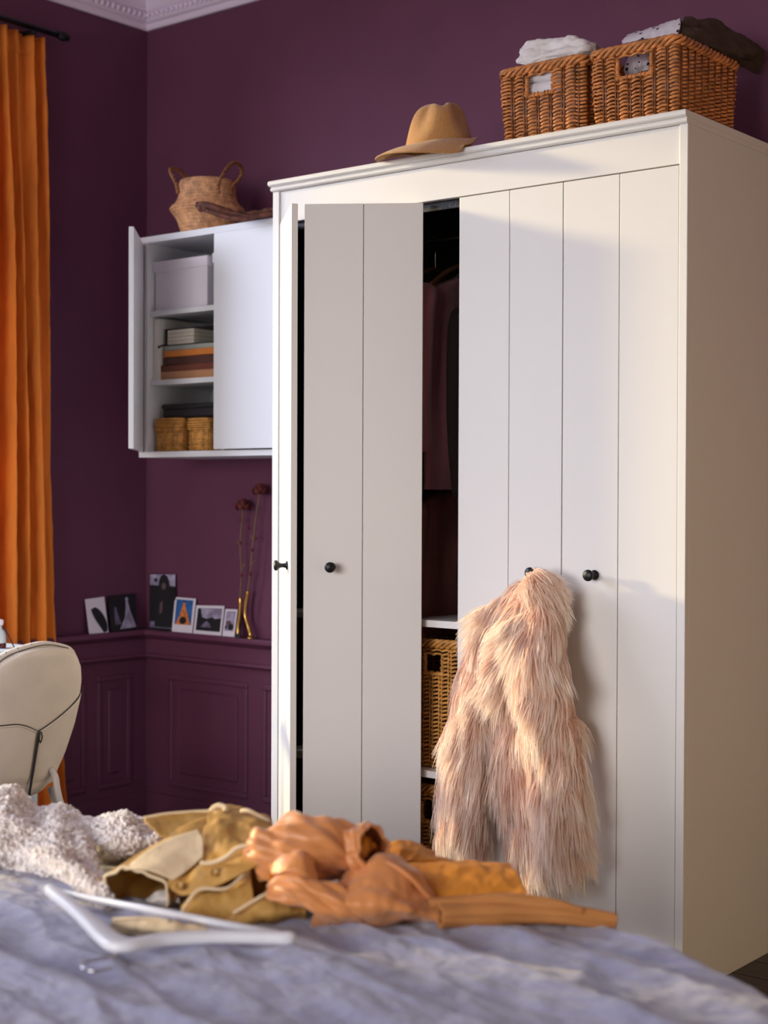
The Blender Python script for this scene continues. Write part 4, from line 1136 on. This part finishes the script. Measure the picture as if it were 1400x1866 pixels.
# body hump
b_ = heap([[foot(385, 1640), foot(420, 1650), foot(460, 1655), foot(505, 1650)],
           [(372, 1588, 2.74), (410, 1590, 2.73), (455, 1585, 2.74), (505, 1585, 2.76)],
           [(368, 1540, 2.79), (405, 1535, 2.78), (450, 1530, 2.79), (498, 1535, 2.80)],
           [(376, 1500, 2.86), (408, 1492, 2.86), (448, 1498, 2.86), (492, 1512, 2.86)],
           [(384, 1474, 2.96), (416, 1472, 2.96), (448, 1479, 2.96), (490, 1499, 2.94)]], .14)
clump('body', KHAKI, b_, 70, 70, parent=ks, amp=.007, s=20, seed=8, solid=.0018, amp2=.010, s2=9)
MB().tube(cr([at(*p) for p in [(384, 1478, 2.93), (398, 1468, 2.93), (412, 1473, 2.92), (404, 1483, 2.91), (392, 1482, 2.91)]], 24), .0055, 8).obj('knotted_hem', KHAKI2, ks)
MB().tube(cr([at(*p) for p in [(440, 1478, 2.93), (455, 1478, 2.92), (474, 1488, 2.92), (494, 1500, 2.90)]], 20), .0045, 8).obj('hem', KHAKI2, ks)
# button placket
cl = pull([[(306, 1606, 2.715), (340, 1596, 2.715), (372, 1574, 2.72), (420, 1560, 2.72), (478, 1540, 2.73)], [(312, 1620, 2.695), (346, 1612, 2.69), (384, 1594, 2.69), (428, 1578, 2.69), (478, 1556, 2.70)], [(330, 1632, 2.685), (358, 1628, 2.68), (400, 1612, 2.675), (440, 1592, 2.675), (480, 1570, 2.69)]], 0)
clump('placket', KHAKI, cl, 22, 50, parent=ks, amp=.003, s=30, seed=12, solid=.003)
MB().tube(cr([at(*p) for p in [(366, 1573, 2.71), (388, 1572, 2.705), (412, 1562, 2.70), (432, 1546, 2.70), (456, 1540, 2.70), (480, 1539, 2.71)]], 40), .0042, 8).obj('placket_lit_edge', KHAKI2, ks)  # sunlit edge line put in as a paler cord
for px, py in ((326, 1614), (390, 1590)):
    c = at(px, py, 2.682)
    bt = MB().lathe([(0, .002), (.004, .0018), (.0062, .004), (.0082, .0036), (.0085, .001), (.0075, 0), (0, 0)], (0, 0, 0), 18, axis='y').obj('button', BUTTON, ks); bt.location = c; bt.rotation_euler = (math.radians(-25), 0, math.radians(38)); bt['label'] = 'amber horn button'
# lower front folds
def fold(rows, seed, m=KHAKI, par=None, name='front_fold', back=.08, nu=50, nv=60, amp=.005, s=24, edge=None, edgem=KHAKI2, amp2=.006, er=.003):
    o = clump(name, m, heap(rows, back), nu, nv, parent=par, amp=amp, s=s, seed=seed, solid=.0018, amp2=amp2, s2=9)
    if edge:
        MB().tube(cr([at(*p) for p in edge], 40), er, 8).obj('edge_hem', edgem, par)
    return o
fold([[foot(322, 1702), foot(370, 1712), foot(415, 1706), foot(470, 1690)], [(328, 1680, 2.64), (366, 1672, 2.64), (412, 1668, 2.65), (465, 1650, 2.66)], [(334, 1658, 2.67), (364, 1634, 2.67), (410, 1632, 2.67), (458, 1606, 2.69)], [(340, 1648, 2.70), (366, 1622, 2.70), (412, 1621, 2.70), (456, 1582, 2.72)]], 15, par=ks,
     edge=[(330, 1666, 2.645), (350, 1634, 2.66), (368, 1620, 2.665), (408, 1620, 2.665), (432, 1606, 2.675), (458, 1574, 2.69)])
fold([[foot(390, 1705), foot(440, 1708), foot(490, 1700), foot(560, 1690)], [(398, 1690, 2.61), (440, 1682, 2.61), (490, 1668, 2.62), (560, 1664, 2.64)], [(410, 1676, 2.63), (446, 1664, 2.63), (492, 1642, 2.64), (556, 1640, 2.67)], [(424, 1668, 2.66), (452, 1652, 2.66), (494, 1626, 2.67), (552, 1622, 2.70)]], 19, par=ks,
     edge=[(426, 1664, 2.625), (452, 1648, 2.63), (480, 1632, 2.635), (504, 1620, 2.645), (524, 1617, 2.65)])
def gz(px, py, z): p = ground(px, py, z); return (px, py, dep(p))
fold([[gz(196, 1696, .612), gz(250, 1706, .612), gz(310, 1708, .612), gz(384, 1704, .612)], [gz(200, 1688, .630), gz(252, 1694, .632), gz(312, 1697, .632), gz(380, 1698, .628)], [gz(206, 1676, .642), gz(256, 1674, .648), gz(312, 1679, .646), gz(374, 1690, .634)]], 23, m=KHAKI2, par=ks, name='cuff', back=.05, amp=.005, s=30, amp2=.005,
     edge=[gz(206, 1675, .645), gz(240, 1673, .651), gz(280, 1674, .651), gz(308, 1679, .649)])
fold([[foot(252, 1668), foot(290, 1664), foot(330, 1660)], [(258, 1650, 2.74), (292, 1640, 2.74), (328, 1644, 2.73)], [(264, 1640, 2.77), (294, 1624, 2.77), (326, 1630, 2.76)]], 27, m=LINEN, par=ks, name='lining', back=.05, amp=.005, amp2=.004)
rebase(ks, ground(380, 1660, .6))

# --- copper satin blouse
sb = thing('satin_blouse', 'copper satin blouse bunched up in the middle of the bed', 'blouse')
G = ftube([(484, 1562, 2.74), (500, 1556, 2.72), (535, 1550, 2.71), (580, 1548, 2.71), (618, 1552, 2.72), (634, 1556, 2.735)], [.030, .052, .058, .056, .050, .040], 90, 110, 31.0, amp=.012, flat=1.0, along=.5, amp2=.003)
MB().grid(G).obj('sleeve', SATIN, sb, solid=.0015); MB().tube(G[-1], .0026, 6, closed=True).obj('sleeve_hem', SATIN, sb)
G = ftube([(630, 1562, 2.735), (648, 1555, 2.72), (668, 1549, 2.695), (682, 1547, 2.680)], [.022, .040, .045, .036], 60, 80, 37.5, amp=.006, flat=1.08, along=.5, amp2=.002)
MB().grid(G).obj('sleeve', SATIN, sb, solid=.0015); MB().tube(G[-1], .0030, 6, closed=True).obj('sleeve_hem', SATIN, sb)
G = ftube([(640, 1556, 2.75), (660, 1556, 2.71), (678, 1562, 2.69)], [.020, .030, .016], 30, 40, 39.0, amp=.006)
MB().grid(G).obj('lining', MUST, sb)
# pale flap folded over a low opening on the left, bright inside
clump('turned_flap', SATIN, pull([[(490, 1574, 2.655), (515, 1560, 2.645), (545, 1551, 2.64), (572, 1560, 2.65)], [(496, 1592, 2.640), (520, 1572, 2.625), (550, 1566, 2.62), (574, 1580, 2.635)], [(506, 1592, 2.625), (530, 1584, 2.61), (556, 1586, 2.61), (580, 1604, 2.63)], [(516, 1588, 2.63), (536, 1592, 2.612), (560, 1600, 2.61), (583, 1613, 2.63)]], 0), 34, 44, parent=sb, amp=.003, s=26, seed=41, solid=.0018)
clump('inner_fold', MUST, pull([[(490, 1580, 2.67), (510, 1584, 2.67), (545, 1590, 2.66), (580, 1606, 2.65)], [(490, 1606, 2.655), (512, 1612, 2.655), (545, 1616, 2.65), (580, 1618, 2.645)], [(496, 1618, 2.63), (516, 1624, 2.625), (545, 1628, 2.62), (580, 1626, 2.625)]], 0), 24, 30, parent=sb, amp=.003, s=26, seed=42, solid=.0015)
G = ftube([(492, 1622, 2.635), (530, 1622, 2.62), (575, 1634, 2.61), (625, 1650, 2.61), (665, 1664, 2.62)], [.014, .024, .030, .030, .02], 70, 60, 43.0, amp=.008, flat=.85)
MB().grid(G).obj('rolled_edge', SATIN, sb)
fold([[foot(560, 1692), foot(620, 1692), foot(690, 1694), foot(760, 1692), foot(824, 1686)], [(575, 1660, 2.60), (625, 1655, 2.58), (690, 1660, 2.575), (755, 1668, 2.585), (818, 1676, 2.62)], [(600, 1622, 2.64), (640, 1610, 2.61), (694, 1615, 2.60), (748, 1634, 2.61), (812, 1662, 2.64)], [(625, 1596, 2.68), (655, 1582, 2.66), (700, 1572, 2.65), (748, 1596, 2.65), (806, 1650, 2.66)], [(640, 1588, 2.73), (664, 1572, 2.72), (700, 1560, 2.71), (750, 1584, 2.70), (804, 1644, 2.69)]], 47, m=SATIN, par=sb, name='body', back=.12, nu=90, nv=100, amp=.009, s=15, amp2=.012)
MB().tube(cr([at(*p) for p in [(690, 1566, 2.655), (715, 1576, 2.645), (745, 1596, 2.635), (775, 1628, 2.635), (802, 1655, 2.635)]], 30), .0045, 8).obj('seam_ridge', SATIN, sb)
rebase(sb, ground(640, 1680, .6))

# --- amber trousers lying flat behind the blouse
tr = thing('amber_trousers', 'amber twill trousers lying flat at the far edge of the bed', 'trousers')
fold([[(672, 1572, 2.80), (715, 1568, 2.79), (760, 1566, 2.78), (800, 1572, 2.78)], [(676, 1556, 2.83), (718, 1548, 2.82), (760, 1550, 2.82), (798, 1562, 2.82)], [(684, 1543, 2.88), (720, 1535, 2.88), (758, 1539, 2.88), (794, 1556, 2.87)]], 51, m=MUST, par=tr, name='waist', back=.10, amp=.006, amp2=.005)
fold([[(700, 1640, 2.68), (770, 1642, 2.66), (840, 1641, 2.645), (900, 1637, 2.64), (962, 1628, 2.64)], [(704, 1606, 2.71), (772, 1606, 2.695), (842, 1606, 2.68), (905, 1604, 2.68), (950, 1604, 2.68)], [(715, 1580, 2.77), (780, 1575, 2.76), (842, 1575, 2.75), (900, 1576, 2.75), (936, 1580, 2.74)], [(735, 1568, 2.83), (790, 1562, 2.82), (845, 1568, 2.82), (900, 1572, 2.82), (928, 1573, 2.82)]], 53, m=MUST, par=tr, name='seat_panel', back=.04, nu=50, nv=90, amp=.0035, s=26, amp2=.004)
G = ftube([(780, 1650, 2.62), (850, 1644, 2.63), (930, 1640, 2.635), (1010, 1648, 2.63), (1060, 1660, 2.63)], [.014, .013, .012, .010, .006], 90, 40, 57.0, amp=.0014, flat=.9, along=.15, amp2=.001)
MB().grid(G).obj('trouser_leg', MUST2, tr)
G = ftube([(800, 1668, 2.60), (880, 1664, 2.62), (960, 1664, 2.635), (1040, 1668, 2.64), (1122, 1678, 2.645)], [.020, .020, .020, .018, .013], 110, 46, 61.0, amp=.0016, flat=.95, along=.15, amp2=.0012)
MB().grid(G).obj('trouser_leg', MUST2, tr, solid=.002)
rebase(tr, ground(900, 1670, .6))

# --- white clothes hanger lying on the bed
hg = thing('white_clothes_hanger', 'white wooden clothes hanger with trouser bar lying on the lavender bedspread', 'hanger')
HZ = .640
def hb(px, py, z=HZ): return ground(px, py, z)
arm = cr([hb(88, 1620), hb(128, 1650), hb(168, 1684), hb(200, 1712), hb(232, 1722), hb(300, 1712), hb(390, 1707), hb(470, 1708), hb(538, 1710)], 70)
arm[:, 2] = HZ
hw_ = np.interp(np.linspace(0, 1, 70), [0, .05, .15, .38, .45, .55, .9, .97, 1], [.008, .0115, .0125, .020, .024, .016, .0115, .012, .006])
T = np.gradient(arm, axis=0); T /= np.linalg.norm(T, axis=1)[:, None]; side = np.cross(T, (0, 0, 1))
sec = []
for a in np.arange(16) * math.pi / 8:
    ca, sa = math.cos(a), math.sin(a)
    sec.append(arm + side * (hw_ * math.copysign(abs(ca) ** .6, ca))[:, None] + np.array([0, 0, 1.0]) * (.0095 * math.copysign(abs(sa) ** .6, sa)))
Gh = np.stack(sec, 1)
hm = MB().grid(Gh, closed_u=True); hm.f.append(tuple(range(16))); hm.f.append(tuple(69 * 16 + 15 - k for k in range(16))); hm.smooth += [False, False]
hm.obj('arms', HANGW, hg)
bar = [hb(104, 1626, HZ), hb(538 - 30, 1703, HZ)]
MB().tube(bar, .0068, 12).obj('trouser_bar', HANGW, hg)
hk = [hb(218, 1728, .632), hb(206, 1742, .632), hb(178, 1748, .63), hb(152, 1754, .628), hb(150, 1764, .628), hb(172, 1770, .628), hb(205, 1764, .628)]
MB().tube(cr(hk, 40), .0026, 8).obj('hook', STEEL, hg)
MB().tube([hb(222, 1722), hb(216, 1730, .634)], .006, 10).obj('ferrule', STEEL, hg)
rebase(hg, hb(232, 1722, .615))

# ================================================================== FUR COAT
fc = thing('fur_coat', 'long haired blush faux fur coat hanging from the wardrobe door knob', 'coat')
def P3(px, py, y): return onp(px, py, 1, y)
lobes = [  # path of (px,py,y), half widths across, half depths
    ([(972, 1064, -.640), (918, 1118, -.660), (878, 1190, -.672), (862, 1290, -.675), (852, 1380, -.675), (846, 1460, -.675), (846, 1520, -.672)], [.018, .040, .046, .054, .062, .066, .062], .045),
    ([(970, 1062, -.645), (934, 1140, -.672), (926, 1230, -.680), (934, 1330, -.660), (946, 1430, -.648), (962, 1520, -.646), (985, 1580, -.646)], [.018, .036, .050, .056, .060, .060, .054], .034),
    ([(980, 1060, -.645), (985, 1120, -.700), (982, 1200, -.725), (996, 1290, -.728), (1008, 1380, -.722), (1018, 1470, -.715), (1026, 1540, -.705)], [.024, .054, .062, .066, .064, .060, .050], .062),
    ([(968, 1056, -.662), (978, 1072, -.690), (990, 1104, -.705), (998, 1150, -.708)], [.013, .026, .030, .018], .030),
    ([(985, 1066, -.650), (955, 1110, -.690), (925, 1170, -.705), (905, 1250, -.705)], [.02, .042, .040, .02], .045),
]
roots = []; nrm = []; tang = []; lob = []
body = MB()
for li, (pth, wid, dpt) in enumerate(lobes):
    n = 70; P = cr([P3(*p) for p in pth], n); Wd = np.interp(np.linspace(0, 1, n), np.linspace(0, 1, len(wid)), wid)
    T = np.gradient(P, axis=0); T /= np.linalg.norm(T, axis=1)[:, None]
    A = np.cross(T, (0, -1, 0)); A /= np.linalg.norm(A, axis=1)[:, None]; B = np.cross(A, T)
    ang = np.arange(28) * 2 * math.pi / 28
    Dp = np.minimum(dpt, Wd * .85)
    G = P[:, None] + Wd[:, None, None] * np.cos(ang)[None, :, None] * A[:, None] + Dp[:, None, None] * np.sin(ang)[None, :, None] * B[:, None]
    G[..., 1] = np.minimum(G[..., 1], -.606)
    tb = MB().grid(G, closed_u=True); body.add(tb.v, tb.f, True)
    cnt = [13500, 9000, 17000, 5000, 5000][li]
    i = rng.integers(0, n - 1, cnt); a = rng.uniform(0, 2 * math.pi, cnt); fi = rng.uniform(0, 1, cnt)[:, None]
    P_ = P[i] * (1 - fi) + P[i + 1] * fi
    nn_ = np.cos(a)[:, None] * A[i] * Dp[i][:, None] + np.sin(a)[:, None] * B[i] * Wd[i][:, None]
    nn_ /= np.linalg.norm(nn_, axis=1)[:, None]
    R_ = P_ + Wd[i][:, None] * np.cos(a)[:, None] * A[i] + Dp[i][:, None] * np.sin(a)[:, None] * B[i]
    keep = nn_ @ (-CW) > -.35
    roots.append(R_[keep]); nrm.append(nn_[keep]); tang.append(T[i][keep]); lob.append(np.full(keep.sum(), li))
body.obj('hide', FURB, fc)
R_ = np.concatenate(roots); N_ = np.concatenate(nrm); T_ = np.concatenate(tang)
R_[:, 1] = np.minimum(R_[:, 1], -.608)
m_ = len(R_)
# locks: strands lean towards a shared lock direction
def nvec(P, s):
    return 1.4 * np.stack([np.array([noise.noise(Vector((p[0] * s + o, p[1] * s - o, p[2] * s + 2 * o))) for p in P]) for o in (0.0, 31.4, 77.7)], 1)
lockdir = nvec(R_, 9.0); fine = nvec(R_, 34.0)
zrel = np.clip((R_[:, 2] - .30) / .82, 0, 1)
wild = (.42 + .85 * np.clip((zrel - .35) / .5, 0, 1))[:, None]
Lg = rng.uniform(.08, .17, m_) * (1 - .25 * zrel)
down = T_ * .85 + np.array([0, 0, -.45])
d0 = N_ * (.75 + .55 * np.clip((zrel - .6) / .4, 0, 1)[:, None] + .2 * rng.uniform(-1, 1, m_)[:, None]) + down * .8 + lockdir * wild * .9 + fine * .35 + rng.normal(0, .10, (m_, 3))
d0 /= np.linalg.norm(d0, axis=1)[:, None]
d1 = down * 1.25 + N_ * .10 + lockdir * wild * .85 + fine * .40 + rng.normal(0, .10, (m_, 3)); d1 /= np.linalg.norm(d1, axis=1)[:, None]
segs = 6; W0 = rng.uniform(.0009, .0019, m_)
pts = np.zeros((segs + 1, m_, 3)); pts[0] = R_ - N_ * .004
for k in range(segs):
    q = (k + .5) / segs; w = min(1, q * 1.7)
    d = d0 * (1 - w) + d1 * w; d /= np.linalg.norm(d, axis=1)[:, None]
    pts[k + 1] = pts[k] + d * (Lg / segs)[:, None]
# gather tips into locks
key = np.floor((R_ + .012 * fine) / .020).astype(int); _, inv = np.unique(key, axis=0, return_inverse=True); inv = inv.ravel()
cn = np.bincount(inv); tip = np.stack([np.bincount(inv, pts[-1][:, c]) / cn for c in range(3)], 1)[inv]
for k in range(1, segs + 1):
    q = (k / segs) ** 1.2 * .50
    pts[k] += (tip - pts[-1] if k < segs else tip - pts[-1]) * 0 + (tip - (pts[k] + (pts[segs] - pts[k]) if k < segs else pts[k])) * q * (k / segs)
pts[..., 1] = np.minimum(pts[..., 1], -.603)
sd = np.cross(d1, CW[None] * 1.0 + rng.normal(0, .55, (m_, 3))); sd /= np.linalg.norm(sd, axis=1)[:, None]
V = np.zeros((m_, segs + 1, 2, 3)); 
for k in range(segs + 1):
    w = W0 * (1 - .85 * (k / segs) ** 1.5)
    V[:, k, 0] = pts[k] - sd * w[:, None]; V[:, k, 1] = pts[k] + sd * w[:, None]
V = V.reshape(-1, 3)
b0 = np.arange(m_)[:, None] * (segs + 1) * 2 + np.arange(segs)[None] * 2
F = np.stack([b0, b0 + 1, b0 + 3, b0 + 2], -1).reshape(-1, 4)
me = bpy.data.meshes.new('pile')
me.vertices.add(len(V)); me.vertices.foreach_set('co', V.ravel())
me.loops.add(F.size); me.loops.foreach_set('vertex_index', F.ravel().astype(np.int32))
me.polygons.add(len(F)); me.polygons.foreach_set('loop_start', np.arange(0, F.size, 4, dtype=np.int32))
me.update(calc_edges=True); me.polygons.foreach_set('use_smooth', np.ones(len(F), bool))
root_tip = np.repeat(np.linspace(-.38, .38, segs + 1), 2)[None]  # roots darker than tips, depth shade put into the strand colour
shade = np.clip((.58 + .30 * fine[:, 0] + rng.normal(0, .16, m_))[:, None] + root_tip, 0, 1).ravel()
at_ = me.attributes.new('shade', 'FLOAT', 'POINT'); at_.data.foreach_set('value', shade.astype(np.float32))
me.materials.append(FUR)
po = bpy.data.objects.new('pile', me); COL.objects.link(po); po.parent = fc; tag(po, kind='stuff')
# hanging loop round the knob
MB().tube(cr([P3(975, 1062, -.63), P3(968, 1046, -.632), P3(975, 1036, -.628), P3(988, 1042, -.622), P3(990, 1060, -.62)], 24), .0028, 6).obj('hanging_loop', FURB, fc)
rebase(fc, P3(975, 1050, -.64))
